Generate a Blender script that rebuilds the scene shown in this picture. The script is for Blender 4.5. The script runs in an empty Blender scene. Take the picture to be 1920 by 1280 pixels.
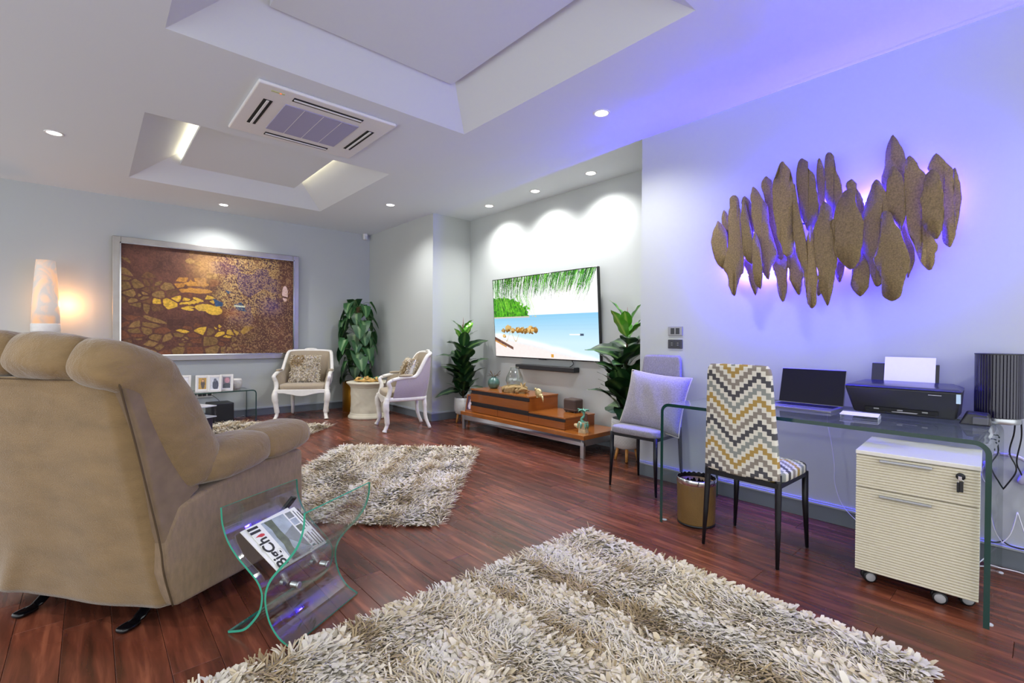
import bpy, bmesh, math, random
import numpy as np
from mathutils import Vector, Matrix
random.seed(7); RS = np.random.RandomState(11)
SC = bpy.context.scene
COL = SC.collection
PI = math.pi

# ------------------------------------------------------------------ camera
EYE = 1.16
cam_d = bpy.data.cameras.new('camera'); cam = bpy.data.objects.new('camera', cam_d); COL.objects.link(cam)
cam_d.sensor_fit = 'HORIZONTAL'; cam_d.sensor_width = 36.0; cam_d.lens = 892.06/1920*36.0
cam_d.clip_start = 0.05
def _cam():
    yaw, pitch, roll = 0.725241, -0.0082214, 0.0076870
    F = Vector((math.sin(yaw)*math.cos(pitch), math.cos(yaw)*math.cos(pitch), math.sin(pitch)))
    r = Vector((math.cos(yaw), -math.sin(yaw), 0)); u = r.cross(F)
    c, s = math.cos(roll), math.sin(roll)
    r, u = c*r+s*u, -s*r+c*u
    M = Matrix((r, u, -F)).transposed().to_4x4(); M.translation = (0, 0, EYE)
    cam.matrix_world = M
_cam(); SC.camera = cam

# ------------------------------------------------------------------ world, exposure
W = bpy.data.worlds.new('world'); SC.world = W; W.use_nodes = True
W.node_tree.nodes['Background'].inputs[0].default_value = (0.93, 0.97, 1.0, 1)
W.node_tree.nodes['Background'].inputs[1].default_value = 1.75
SC.view_settings.view_transform = 'Standard'; SC.view_settings.look = 'None'
SC.view_settings.exposure = 0.26; SC.view_settings.gamma = 1.0; SC.view_settings.use_curve_mapping = False
SPOT_W = 82.0          # each recessed ceiling lamp
LED_STRENGTH = 1500.0    # blue strip behind the wall sculpture
LED_COLOR = (0.026, 0.015, 1.0)
SC.cycles.max_bounces = 10; SC.cycles.transparent_max_bounces = 24
SC.cycles.caustics_reflective = False; SC.cycles.caustics_refractive = False
SC.cycles.sample_clamp_indirect = 4.0
SC.cycles.use_denoising = True

# ------------------------------------------------------------------ helpers
def lin(c):
    return tuple(((x/12.92) if x <= .04045 else ((x+.055)/1.055)**2.4) for x in c)
def S(h):
    h = h.lstrip('#'); return lin([int(h[i:i+2], 16)/255 for i in (0, 2, 4)])

class N:
    """small node-tree builder"""
    def __init__(s, m): s.t = m.node_tree; s.n = s.t.nodes; s.l = s.t.links
    def add(s, k, **kw):
        n = s.n.new(k)
        for a, b in kw.items():
            if a.startswith('_'): setattr(n, a[1:], b)
        return n
    def link(s, a, b): s.l.new(a, b)
def bmat(name, col, rough=.5, metal=0., spec=.5, noise=None, bump=None, coat=0., sheen=0., stretch=None, emis=None, alpha=None, trans=0., attr=None, rnd=0., folds=None):
    """Principled material; noise=(scale, amount, detail) varies the colour, bump=(scale, strength) the relief"""
    m = bpy.data.materials.new(name); m.use_nodes = True
    b = m.node_tree.nodes['Principled BSDF']; k = N(m)
    c = tuple(col)+(1,)
    b.inputs['Base Color'].default_value = c
    b.inputs['Roughness'].default_value = rough; b.inputs['Metallic'].default_value = metal
    b.inputs['Specular IOR Level'].default_value = spec
    b.inputs['Coat Weight'].default_value = coat; b.inputs['Coat Roughness'].default_value = .08
    b.inputs['Sheen Weight'].default_value = sheen; b.inputs['Sheen Roughness'].default_value = .4
    b.inputs['Transmission Weight'].default_value = trans
    if emis: b.inputs['Emission Color'].default_value = tuple(emis[0])+(1,); b.inputs['Emission Strength'].default_value = emis[1]
    m.diffuse_color = c
    co = None
    if noise or bump or rnd:
        tc = k.add('ShaderNodeTexCoord'); mp = k.add('ShaderNodeMapping'); k.link(tc.outputs['Object'], mp.inputs[0])
        if stretch: mp.inputs['Scale'].default_value = stretch
        co = mp.outputs[0]
    src = None
    if attr:
        a = k.add('ShaderNodeAttribute'); a.attribute_name = attr; src = a.outputs['Color']
        k.link(src, b.inputs['Base Color'])
    if noise or rnd:
        hsv = k.add('ShaderNodeHueSaturation')
        if src: k.link(src, hsv.inputs['Color'])
        else: hsv.inputs['Color'].default_value = c
        val = None
        if noise:
            nz = k.add('ShaderNodeTexNoise'); nz.inputs['Scale'].default_value = noise[0]
            nz.inputs['Detail'].default_value = noise[2] if len(noise) > 2 else 4
            k.link(co, nz.inputs['Vector'])
            mr = k.add('ShaderNodeMapRange'); mr.inputs[1].default_value = .25; mr.inputs[2].default_value = .75
            mr.inputs[3].default_value = 1-noise[1]; mr.inputs[4].default_value = 1+noise[1]
            k.link(nz.outputs[0], mr.inputs[0]); val = mr.outputs[0]
        if rnd:
            oi = k.add('ShaderNodeObjectInfo'); mr = k.add('ShaderNodeMapRange')
            mr.inputs[3].default_value = 1-rnd; mr.inputs[4].default_value = 1+rnd
            k.link(oi.outputs['Random'], mr.inputs[0])
            if val:
                mu = k.add('ShaderNodeMath'); mu.operation = 'MULTIPLY'; k.link(val, mu.inputs[0]); k.link(mr.outputs[0], mu.inputs[1]); val = mu.outputs[0]
            else: val = mr.outputs[0]
        k.link(val, hsv.inputs['Value']); k.link(hsv.outputs[0], b.inputs['Base Color'])
    if bump:
        nz = k.add('ShaderNodeTexNoise'); nz.inputs['Scale'].default_value = bump[0]; nz.inputs['Detail'].default_value = 3
        k.link(co, nz.inputs['Vector'])
        bp = k.add('ShaderNodeBump'); bp.inputs['Strength'].default_value = bump[1]; bp.inputs['Distance'].default_value = bump[2] if len(bump) > 2 else .004
        k.link(nz.outputs[0], bp.inputs['Height']); k.link(bp.outputs[0], b.inputs['Normal'])
        if folds:
            n2 = k.add('ShaderNodeTexNoise'); n2.inputs['Scale'].default_value = folds[0]; n2.inputs['Detail'].default_value = 2; n2.inputs['Distortion'].default_value = .8; k.link(tc.outputs['Object'], n2.inputs['Vector'])
            b2 = k.add('ShaderNodeBump'); b2.inputs['Strength'].default_value = folds[1]; b2.inputs['Distance'].default_value = folds[2]; k.link(n2.outputs[0], b2.inputs['Height']); k.link(b2.outputs[0], bp.inputs['Normal'])
    return m
def glassmat(name, tint, rough=.0, ior=1.5, base=.04):
    m = bpy.data.materials.new(name); m.use_nodes = True; k = N(m); t = m.node_tree
    t.nodes.remove(t.nodes['Principled BSDF']); out = t.nodes['Material Output']
    tr = k.add('ShaderNodeBsdfTransparent'); tr.inputs[0].default_value = tuple(tint)+(1,)
    gl = k.add('ShaderNodeBsdfGlossy'); gl.inputs['Roughness'].default_value = rough; gl.inputs[0].default_value = (1, 1, 1, 1)
    lw = k.add('ShaderNodeLayerWeight'); lw.inputs[0].default_value = .5
    pw = k.add('ShaderNodeMath'); pw.operation = 'POWER'; k.link(lw.outputs['Facing'], pw.inputs[0]); pw.inputs[1].default_value = 5.
    fr = k.add('ShaderNodeMapRange'); k.link(pw.outputs[0], fr.inputs[0]); fr.inputs[3].default_value = base; fr.inputs[4].default_value = .9
    mx = k.add('ShaderNodeMixShader'); k.link(fr.outputs[0], mx.inputs[0]); k.link(tr.outputs[0], mx.inputs[1]); k.link(gl.outputs[0], mx.inputs[2])
    k.link(mx.outputs[0], out.inputs[0]); return m
def emat(name, col, st):
    m = bpy.data.materials.new(name); m.use_nodes = True; k = N(m); t = m.node_tree
    t.nodes.remove(t.nodes['Principled BSDF'])
    e = k.add('ShaderNodeEmission'); e.inputs[0].default_value = tuple(col)+(1,); e.inputs[1].default_value = st
    k.link(e.outputs[0], t.nodes['Material Output'].inputs[0]); return m

class MB:
    """collects shapes into one mesh"""
    def __init__(s): s.v = []; s.f = []; s.mi = []
    def _add(s, vs, fs, mi=0):
        o = len(s.v); s.v += [tuple(p) for p in vs]; s.f += [tuple(i+o for i in f) for f in fs]; s.mi += [mi]*len(fs); return s
    def box(s, x0, x1, y0, y1, z0, z1, mi=0, M=None):
        vs = [(x, y, z) for x in (x0, x1) for y in (y0, y1) for z in (z0, z1)]
        if M is not None: vs = [tuple(M @ Vector(v)) for v in vs]
        return s._add(vs, [(0, 1, 3, 2), (4, 6, 7, 5), (0, 4, 5, 1), (2, 3, 7, 6), (0, 2, 6, 4), (1, 5, 7, 3)], mi)
    def prism(s, pts, h0, h1, axis='z', mi=0, cap=True, side_mi=None):
        n = len(pts)
        def P(p, h):
            return {'z': (p[0], p[1], h), 'x': (h, p[0], p[1]), 'y': (p[0], h, p[1])}[axis]
        vs = [P(p, h0) for p in pts]+[P(p, h1) for p in pts]
        s._add(vs, [(i, (i+1) % n, (i+1) % n+n, i+n) for i in range(n)], mi if side_mi is None else side_mi)
        if cap:
            o = len(s.v)-2*n
            s.f += [tuple(o+i for i in range(n))[::-1], tuple(o+n+i for i in range(n))]; s.mi += [mi, mi]
        return s
    def tube(s, pts, r, n=8, mi=0, cap=True, sq=(1, 1)):
        pts = [Vector(p) for p in pts]; k = len(pts); rs = r if hasattr(r, '__len__') else [r]*k
        up = None; vs = []
        for i, p in enumerate(pts):
            t = (pts[min(i+1, k-1)]-pts[max(i-1, 0)]).normalized()
            if up is None:
                a = Vector((0, 0, 1)) if abs(t.z) < .9 else Vector((1, 0, 0)); up = (a-t*a.dot(t)).normalized()
            else: up = (up-t*up.dot(t)).normalized()
            sd = t.cross(up)
            for j in range(n):
                a = 2*PI*(j+.5)/n
                vs.append(p+(up*math.sin(a)*sq[0]+sd*math.cos(a)*sq[1])*rs[i])
        fs = [(i*n+j, i*n+(j+1) % n, (i+1)*n+(j+1) % n, (i+1)*n+j) for i in range(k-1) for j in range(n)]
        if cap: fs += [tuple(range(n))[::-1], tuple((k-1)*n+j for j in range(n))]
        return s._add(vs, fs, mi)
    def lathe(s, prof, n=24, c=(0, 0, 0), mi=0, closed=False, M=None):
        vs = []; fs = []; k = len(prof)
        for r, z in prof:
            for j in range(n):
                a = 2*PI*j/n; v = (c[0]+r*math.cos(a), c[1]+r*math.sin(a), c[2]+z)
                vs.append(tuple(M @ Vector(v)) if M is not None else v)
        for i in range(k-1):
            for j in range(n): fs.append((i*n+j, i*n+(j+1) % n, (i+1)*n+(j+1) % n, (i+1)*n+j))
        if not closed:
            if prof[0][0] > 1e-6: fs.append(tuple(range(n))[::-1])
            if prof[-1][0] > 1e-6: fs.append(tuple((k-1)*n+j for j in range(n)))
        return s._add(vs, fs, mi)
    def grid(s, fn, nu, nv, mi=0, closeu=False):
        vs = [fn(i/(nu if closeu else nu-1), j/(nv-1)) for j in range(nv) for i in range(nu)]
        fs = []
        for j in range(nv-1):
            for i in range(nu if closeu else nu-1):
                a = j*nu+i; b = j*nu+(i+1) % nu
                fs.append((a, b, b+nu, a+nu))
        return s._add(vs, fs, mi)
    def blob(s, c, r, e=1.0, nu=24, nv=14, M=None, mi=0, fn=None):
        """superellipsoid; e<1 makes it boxier"""
        pw = lambda x: math.copysign(abs(x)**e, x)
        vs = []
        for j in range(nv):
            ph = -PI/2+PI*j/(nv-1)
            for i in range(nu):
                th = 2*PI*i/nu
                p = Vector((r[0]*pw(math.cos(ph))*pw(math.cos(th)), r[1]*pw(math.cos(ph))*pw(math.sin(th)), r[2]*pw(math.sin(ph))))
                if fn: p = fn(p)
                if M is not None: p = M @ p
                vs.append(p+Vector(c))
        fs = [(j*nu+i, j*nu+(i+1) % nu, (j+1)*nu+(i+1) % nu, (j+1)*nu+i) for j in range(nv-1) for i in range(nu)]
        return s._add(vs, fs, mi)
    def mesh(s, name, mats, smooth=False):
        me = bpy.data.meshes.new(name); me.from_pydata(s.v, [], s.f)
        for m in (mats if isinstance(mats, (list, tuple)) else [mats]): me.materials.append(m)
        if any(s.mi): me.polygons.foreach_set('material_index', s.mi)
        me.validate(clean_customdata=False)
        bm = bmesh.new(); bm.from_mesh(me); bmesh.ops.remove_doubles(bm, verts=bm.verts, dist=1e-6)
        bmesh.ops.recalc_face_normals(bm, faces=bm.faces); bm.to_mesh(me); bm.free()
        if smooth: me.polygons.foreach_set('use_smooth', [True]*len(me.polygons))
        return me
    def obj(s, name, mats, parent=None, smooth=False, bevel=0, seg=2, sub=0, auto=None, solid=0):
        me = s.mesh(name, mats, smooth or bool(sub)); o = bpy.data.objects.new(name, me); COL.objects.link(o)
        if parent is not None: o.parent = parent
        if solid:
            md = o.modifiers.new('solid', 'SOLIDIFY'); md.thickness = solid; md.offset = 0
        if bevel:
            md = o.modifiers.new('bevel', 'BEVEL'); md.width = bevel; md.segments = seg; md.limit_method = 'ANGLE'; md.angle_limit = math.radians(35)
            if smooth is False and seg > 1:
                me.polygons.foreach_set('use_smooth', [True]*len(me.polygons)); md.harden_normals = True
        if sub:
            md = o.modifiers.new('sub', 'SUBSURF'); md.levels = sub; md.render_levels = sub
        return o
def tag(o, label=None, cat=None, group=None, kind=None):
    for k, v in (('label', label), ('category', cat), ('group', group), ('kind', kind)):
        if v: o[k] = v
    return o
def thing(name, label, cat, loc=(0, 0, 0), rz=0., group=None):
    o = bpy.data.objects.new(name, None); COL.objects.link(o); o.location = loc; o.rotation_euler = (0, 0, rz)
    o.empty_display_size = .1
    return tag(o, label, cat, group)
def struct(o): o['kind'] = 'structure'; return o
def inst(src, parent=None, loc=None, rot=None, scale=None):
    c = src.copy(); COL.objects.link(c)
    if parent is not None: c.parent = parent
    if loc is not None: c.location = loc
    if rot is not None: c.rotation_euler = rot
    if scale is not None: c.scale = scale if hasattr(scale, '__len__') else (scale,)*3
    return c
def copy_tree(o, parent=None):
    c = o.copy(); COL.objects.link(c)
    if parent is not None: c.parent = parent
    for ch in list(o.children): copy_tree(ch, c)
    return c
def meshobj(name, me, parent=None):
    o = bpy.data.objects.new(name, me); COL.objects.link(o)
    if parent is not None: o.parent = parent
    return o
def npmesh(name, V, F, mat, colr=None):
    me = bpy.data.meshes.new(name)
    me.vertices.add(len(V)); me.vertices.foreach_set('co', np.asarray(V, 'f').ravel())
    nf, k = F.shape
    me.loops.add(nf*k); me.loops.foreach_set('vertex_index', F.astype('i').ravel())
    me.polygons.add(nf); me.polygons.foreach_set('loop_start', np.arange(0, nf*k, k, dtype='i'))
    me.polygons.foreach_set('use_smooth', np.ones(nf, bool))
    me.update(calc_edges=True)
    if colr is not None:
        at = me.color_attributes.new('Col', 'FLOAT_COLOR', 'POINT')
        c4 = np.ones((len(V), 4), 'f'); c4[:, :3] = colr; at.data.foreach_set('color', c4.ravel())
    me.materials.append(mat); return me
def bez(ps, n=16):
    """Catmull-Rom through points"""
    P = [Vector(p) for p in ps]; out = []
    Q = [2*P[0]-P[1]]+P+[2*P[-1]-P[-2]]
    for i in range(1, len(Q)-2):
        for j in range(n):
            t = j/n; a, b, c, d = Q[i-1], Q[i], Q[i+1], Q[i+2]
            out.append(.5*((2*b)+(c-a)*t+(2*a-5*b+4*c-d)*t*t+(3*b-a-3*c+d)*t**3))
    out.append(P[-1]); return out
def arc(c, r, a0, a1, n):
    return [(c[0]+r*math.cos(a0+(a1-a0)*i/n), c[1]+r*math.sin(a0+(a1-a0)*i/n)) for i in range(n+1)]
def text(s, name, mat, parent, loc, rot, size, align='CENTER', ext=.0004, sx=1., bold=0):
    cu = bpy.data.curves.new(name, 'FONT'); cu.body = s; cu.size = size; cu.align_x = align; cu.align_y = 'CENTER'; cu.extrude = ext; cu.offset = bold; cu.resolution_u = 3
    o = bpy.data.objects.new(name, cu); COL.objects.link(o)
    dg = bpy.context.evaluated_depsgraph_get(); me = bpy.data.meshes.new_from_object(o.evaluated_get(dg))
    bpy.data.objects.remove(o); me.materials.clear(); me.materials.append(mat)
    o = bpy.data.objects.new(name, me); COL.objects.link(o); o.parent = parent; o.location = loc; o.rotation_euler = rot; o.scale = (sx, 1, 1)
    return o

# ------------------------------------------------------------------ materials
M = {}
M['wall'] = bmat('wall_paint', S('#b9bebd'), .6, spec=.3, noise=(2.0, .015))
M['ceil'] = bmat('ceiling_paint', S('#dde4ea'), .7, spec=.2)
M['base'] = bmat('baseboard_paint', S('#6f7780'), .45)
M['basecap'] = bmat('baseboard_cap', S('#a9b0b8'), .4)
M['white'] = bmat('white_plastic', S('#e6e6e6'), .35)
M['offwhite'] = bmat('white_paint', S('#dcdad6'), .45, noise=(30, .05))
M['black'] = bmat('black_plastic', S('#16171a'), .4)
M['gloss'] = bmat('black_gloss', S('#0a0a0e'), .12)
M['blackmetal'] = bmat('black_metal', S('#17171c'), .38, metal=.3)
M['steel'] = bmat('brushed_steel', S('#b9bcc0'), .3, metal=.9)
M['chrome'] = bmat('chrome', S('#dcdcde'), .12, metal=1.)
M['silver'] = bmat('silver_leaf_frame', S('#a39f98'), .36, metal=.7, noise=(8, .08), stretch=(1, 1, 1))
M['dark'] = bmat('dark_gap', S('#08080a'), .7)
M['glass'] = glassmat('clear_glass', (.93, .965, .96))
M['vaseglass'] = glassmat('vase_glass', (.9, .93, .92), base=.09)
M['rackglass'] = glassmat('rack_glass', (.92, .95, .95), .03, base=.11)
M['edge'] = bmat('glass_edge', (.004, .045, .038), .12, spec=.8)
M['edge2'] = bmat('glass_edge_bright', (.03, .33, .22), .12, spec=.8)
M['acryl'] = glassmat('acrylic', (.95, .96, .97), ior=1.4)
M['acryledge'] = bmat('acrylic_edge', S('#c7cbd6'), .2)
M['wood'] = bmat('teak_veneer', S('#8c4d1b'), .28, coat=.35, noise=(5, .16, 6), stretch=(1.5, 1.5, 18))
M['woody'] = bmat('teak_veneer_top', S('#985821'), .22, coat=.5, noise=(5, .14, 6), stretch=(18, 1.5, 1.5))
M['beech'] = bmat('beech_leg', S('#c98f4b'), .4, noise=(10, .08), stretch=(1, 1, .2))
M['gold'] = bmat('brass_pot', S('#a8741c'), .3, metal=.75, noise=(6, .12), stretch=(1, 1, .1))
M['soil'] = bmat('soil', S('#2a1f16'), .95, bump=(60, .6))
M['stem'] = bmat('plant_stem', S('#4c3a24'), .7)
M['green_stem'] = bmat('green_stem', S('#4c6b2a'), .5)
M['paper'] = bmat('paper', S('#eceaf0'), .7)
M['cableb'] = bmat('black_cable', S('#101014'), .5)
M['cablew'] = bmat('white_cable', S('#d9d9e4'), .5)

# ------------------------------------------------------------------ setting
CZ = 2.86; XL, XD, XT = -3.2, 3.525, 4.16; YB, YN0, YN1, YF = -1.8, 2.32, 5.63, 7.62
def floor_mat():
    m = bpy.data.materials.new('merbau_planks'); m.use_nodes = True; k = N(m); b = m.node_tree.nodes['Principled BSDF']
    tc = k.add('ShaderNodeTexCoord'); oi = k.add('ShaderNodeObjectInfo'); ge = k.add('ShaderNodeNewGeometry')
    ad = k.add('ShaderNodeMath'); k.link(oi.outputs['Random'], ad.inputs[0]); k.link(ge.outputs['Random Per Island'], ad.inputs[1])
    fr = k.add('ShaderNodeMath'); fr.operation = 'FRACT'; k.link(ad.outputs[0], fr.inputs[0])
    mu = k.add('ShaderNodeMath'); mu.operation = 'MULTIPLY'; mu.inputs[1].default_value = 37.; k.link(fr.outputs[0], mu.inputs[0])
    mp = k.add('ShaderNodeMapping'); mp.inputs['Scale'].default_value = (16, 1.6, 1); k.link(tc.outputs['Object'], mp.inputs[0])
    nz = k.add('ShaderNodeTexNoise'); nz.noise_dimensions = '4D'; nz.inputs['Scale'].default_value = 1.6; nz.inputs['Detail'].default_value = 8; nz.inputs['Distortion'].default_value = .5
    k.link(mp.outputs[0], nz.inputs['Vector']); k.link(mu.outputs[0], nz.inputs['W'])
    cr = k.add('ShaderNodeValToRGB'); e = cr.color_ramp.elements
    e[0].position = .3; e[0].color = S('#43251a')+(1,); e[1].position = .72; e[1].color = S('#8d523b')+(1,)
    q = cr.color_ramp.elements.new(.52); q.color = S('#663627')+(1,)
    k.link(nz.outputs[0], cr.inputs[0])
    hs = k.add('ShaderNodeHueSaturation'); mr = k.add('ShaderNodeMapRange'); mr.inputs[3].default_value = .74; mr.inputs[4].default_value = 1.28
    k.link(fr.outputs[0], mr.inputs[0]); k.link(mr.outputs[0], hs.inputs['Value']); k.link(cr.outputs[0], hs.inputs['Color'])
    k.link(hs.outputs[0], b.inputs['Base Color'])
    b.inputs['Roughness'].default_value = .3; b.inputs['Specular IOR Level'].default_value = .5
    m2 = k.add('ShaderNodeTexNoise'); m2.inputs['Scale'].default_value = 3; k.link(tc.outputs['Object'], m2.inputs['Vector'])
    mr2 = k.add('ShaderNodeMapRange'); mr2.inputs[3].default_value = .2; mr2.inputs[4].default_value = .33; k.link(m2.outputs[0], mr2.inputs[0]); k.link(mr2.outputs[0], b.inputs['Roughness'])
    return m
MF = floor_mat()
floor = struct(MB().box(XL, XT+.1, YB, YF+.1, -.12, -.012).obj('floor', M['dark']))
def plank_mb(w, l, mb=None, x=0, y=0):
    mb = mb or MB(); g = .0006; a, b2 = w/2-g, l/2-g; c = .0012; z0, z1 = -.012, 0.
    vs = [(x+sx*a, y+sy*b2, z) for z in (z0, z1-c) for sx, sy in ((-1, -1), (1, -1), (1, 1), (-1, 1))]
    vs += [(x+sx*(a-c), y+sy*(b2-c), z1) for sx, sy in ((-1, -1), (1, -1), (1, 1), (-1, 1))]
    fs = [(i, (i+1) % 4, (i+1) % 4+4, i+4) for i in range(4)]+[(i+4, (i+1) % 4+4, (i+1) % 4+8, i+8) for i in range(4)]+[(8, 9, 10, 11)]
    return mb._add(vs, fs)
PW = .145; PL = (.9, 1.2, 1.55)
pme = [plank_mb(PW, l).mesh('plank', MF) for l in PL]
rest = MB(); r_ = random.Random(3); x = 1.95+PW/2-PW*36; npl = 0
while x < XT+.05:
    y = YB-r_.random()*1.2
    while y < YF:
        i = r_.choice((0, 1, 1, 2)); l = PL[i]; yc = y+l/2
        cx_, cy_ = x*.748-yc*.663, x*.663+yc*.748      # right, forward of the viewer
        if cy_ > .8 and abs(cx_) < cy_*1.12+.5 and npl < 296 and -1.4 < x and y < 7.6:
            o = meshobj('plank', pme[i], floor); o.location = (x, yc, 0); npl += 1
        else: plank_mb(PW, l, rest, x, yc)
        y += l
    x += PW
ro = rest.obj('planks', MF, floor); ro['kind'] = 'stuff'

def wallbox(n, *a): return struct(MB().box(*a).obj(n, M['wall']))
wallbox('wall_far', XL-.1, XD+.3, YF, YF+.12, 0, CZ+.4)
wallbox('wall_tv', XT, XT+.12, YN0-.1, YN1+.1, 0, CZ+.4)
wallbox('wall_desk', XD, XT+.12, YB, YN0, 0, CZ+.4)
wallbox('wall_corner', XD, XT+.12, YN1, YF+.12, 0, CZ+.4)
# ceiling with two recessed coffers
CO = [(.31, 2.345, 4.6, 6.61), (.31, 2.345, 1.23, 3.27)]
xs = [XL, .31, 2.345, XT+.05]; ys = [YB, 1.23, 3.27, 4.6, 6.61, YF+.05]
mb = MB()
for i in range(3):
    for j in range(5):
        if i == 1 and j in (1, 3): continue
        mb._add([(xs[i], ys[j], CZ), (xs[i+1], ys[j], CZ), (xs[i+1], ys[j+1], CZ), (xs[i], ys[j+1], CZ)], [(0, 3, 2, 1)])
ceiling = struct(mb.obj('ceiling', M['ceil']))
slab = MB().box(XL, XT+.1, YB, YF+.1, CZ+.36, CZ+.4).obj('roof_slab', M['ceil'], ceiling)
M['cove'] = emat('cove_light_strip', (1., .86, .58), 18.0)
for q, (x0, x1, y0, y1) in enumerate(CO):
    run, zt = .47, CZ+.30
    a = [(x0, y0, CZ), (x1, y0, CZ), (x1, y1, CZ), (x0, y1, CZ)]
    b = [(x0+run, y0+run, zt), (x1-run, y0+run, zt), (x1-run, y1-run, zt), (x0+run, y1-run, zt)]
    for i in range(4):
        MB()._add([a[i], a[(i+1) % 4], b[(i+1) % 4], b[i]], [(0, 1, 2, 3)]).obj('coffer_slope', M['ceil'], ceiling)
    MB()._add(b, [(0, 1, 2, 3)]).obj('coffer_top', M['ceil'], ceiling)
    px0, px1 = (.735, 1.925) if q == 0 else (.76, 2.0)
    py0, py1 = (y0+.27, 6.34) if q == 0 else (y0+.3, 2.95)
    pz = CZ+.165
    p = MB().box(px0, px1, py0, py1, pz, pz+.028).obj('coffer_panel', M['ceil'], ceiling, bevel=.002)
    if q == 0:
        for xx in (px0+.03, px1-.03): MB().box(xx-.01, xx+.01, py0+.1, py1-.1, pz+.03, pz+.038).obj('cove_light', M['cove'], ceiling)
    MB().box((px0+px1)/2-.01, (px0+px1)/2+.01, (py0+py1)/2-.01, (py0+py1)/2+.01, pz+.02, zt+.01).obj('panel_hanger', M['ceil'], ceiling)
# baseboards
def baseb(n, x0, x1, y0, y1, side):
    o = struct(MB().box(x0, x1, y0, y1, 0, .098).obj(n, M['base'], bevel=.002))
    e = .006; d = {'x': (x0-e, x1, y0, y1), 'y': (x0, x1, y0-e, y1)}[side]
    MB().box(*d, .098, .112).obj('cap_moulding', M['basecap'], o, bevel=.003)
    d = {'x': (x0+.004, x1, y0, y1), 'y': (x0, x1, y0+.004, y1)}[side]
    MB().box(*d, .112, .122).obj('cap_fillet', M['basecap'], o, bevel=.002)
baseb('baseboard_desk', XD-.016, XD, YB, YN0, 'x')
baseb('baseboard_corner', XD-.016, XD, YN1, YF, 'x')
baseb('baseboard_tv', XT-.016, XT, YN0, YN1, 'x')
baseb('baseboard_far', XL, XD, YF-.016, YF, 'y')
baseb('baseboard_return', XD-.016, XT, YN1-.016, YN1, 'y')

# recessed ceiling lamps
M['lampglow'] = emat('lamp_disc', (1, .98, .93), 14.)
LD = bpy.data.lights.new('spot', 'SPOT'); LD.energy = SPOT_W; LD.spot_size = math.radians(140); LD.spot_blend = .9; LD.shadow_soft_size = .05; LD.color = (1, .985, .96)
def downlight(x, y, label, group=None):
    t = thing('ceiling_light', label, 'ceiling light', (x, y, CZ), 0, group)
    MB().lathe([(.047, -.001), (.049, -.004), (.06, -.006), (.064, -.003), (.064, 0.002), (.047, .002), (.047, -.001)], 28, closed=True).obj('trim_ring', M['white'], t, smooth=True)
    MB().lathe([(.0, -.0015), (.047, -.0015), (.047, .001), (0, .001)], 28).obj('diffuser', M['lampglow'], t)
    l = bpy.data.objects.new('bulb', LD); COL.objects.link(l); l.parent = t; l.location = (0, 0, -.02)
for x, y, lb in ((-.23, 5.6, 'small round recessed ceiling light nearest the left edge of the photo'),
                 (1.3, 7.15, 'small round recessed ceiling light above the framed painting'),
                 (2.9, 5.66, 'small round recessed ceiling light right of the lit ceiling coffer, toward the corner'),
                 (3.86, 4.82, 'round recessed light in the alcove ceiling, farthest of the three over the television'),
                 (3.86, 3.97, 'round recessed light in the alcove ceiling, middle of the three over the television'),
                 (3.86, 3.15, 'round recessed light in the alcove ceiling, nearest the desk wall edge'),
                 (2.89, 2.26, 'large looking round recessed ceiling light nearest the viewer, left of the blue glow')):
    downlight(x, y, lb)
for x, y, lb in ((-1.8, 5.6, 'round recessed ceiling light beyond the left edge of the photo, nearest the far wall'), (-1.8, 2.6, 'round recessed ceiling light beyond the left edge of the photo, left of the recliner'),
                 (-1.3, .4, 'round recessed ceiling light left of the viewer, out of the photo'), (.5, -1.2, 'round recessed ceiling light straight behind the viewer, out of the photo'), (2.89, -.9, 'round recessed ceiling light behind the viewer beside the desk wall, out of the photo')):
    downlight(x, y, lb)

# ceiling cassette air conditioner
t = thing('air_conditioner', 'white square ceiling cassette air conditioner with lavender filter grille', 'air conditioner', (1.33, 3.94, CZ))
mb = MB(); 
mb.box(-.5, .5, -.47, .47, -.026, 0)
mb.obj('panel', M['white'], t, bevel=.012, seg=3)
M['grille'] = bmat('grille_mesh', S('#a3a2c2'), .5)
g = MB().box(-.275, .275, -.265, .265, -.032, -.02).obj('grille', M['grille'], t, bevel=.004)
for i in (-1, 0, 1): MB().box(i*.14-.0015, i*.14+.0015, -.26, .26, -.0335, -.031).obj('grille_rib', M['white'], g)
for sx, sy in ((0, -1), (0, 1), (1, 0), (-1, 0)):
    lx, ly = (.255, .03) if sx == 0 else (.03, .245); cx_, cy_ = sx*.385, sy*.372
    s_ = MB().box(cx_-lx, cx_+lx, cy_-ly, cy_+ly, -.0285, -.02).obj('air_slot', M['dark'], t)
    a = .009
    MB().box(cx_-(lx-.006 if sx == 0 else a), cx_+(lx-.006 if sx == 0 else a), cy_-(ly-.006 if sx else a), cy_+(ly-.006 if sx else a), -.034, -.024).obj('louver', M['white'], s_, bevel=.003)
d = MB().box(-.405, -.32, -.412, -.392, -.029, -.024).obj('display_strip', bmat('display', S('#c9cf9a'), .4), t)
MB().box(-.352, -.34, -.408, -.396, -.0305, -.028).obj('indicator_lamp', emat('red_led', S('#ff7a50'), 1.2), d)

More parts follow.
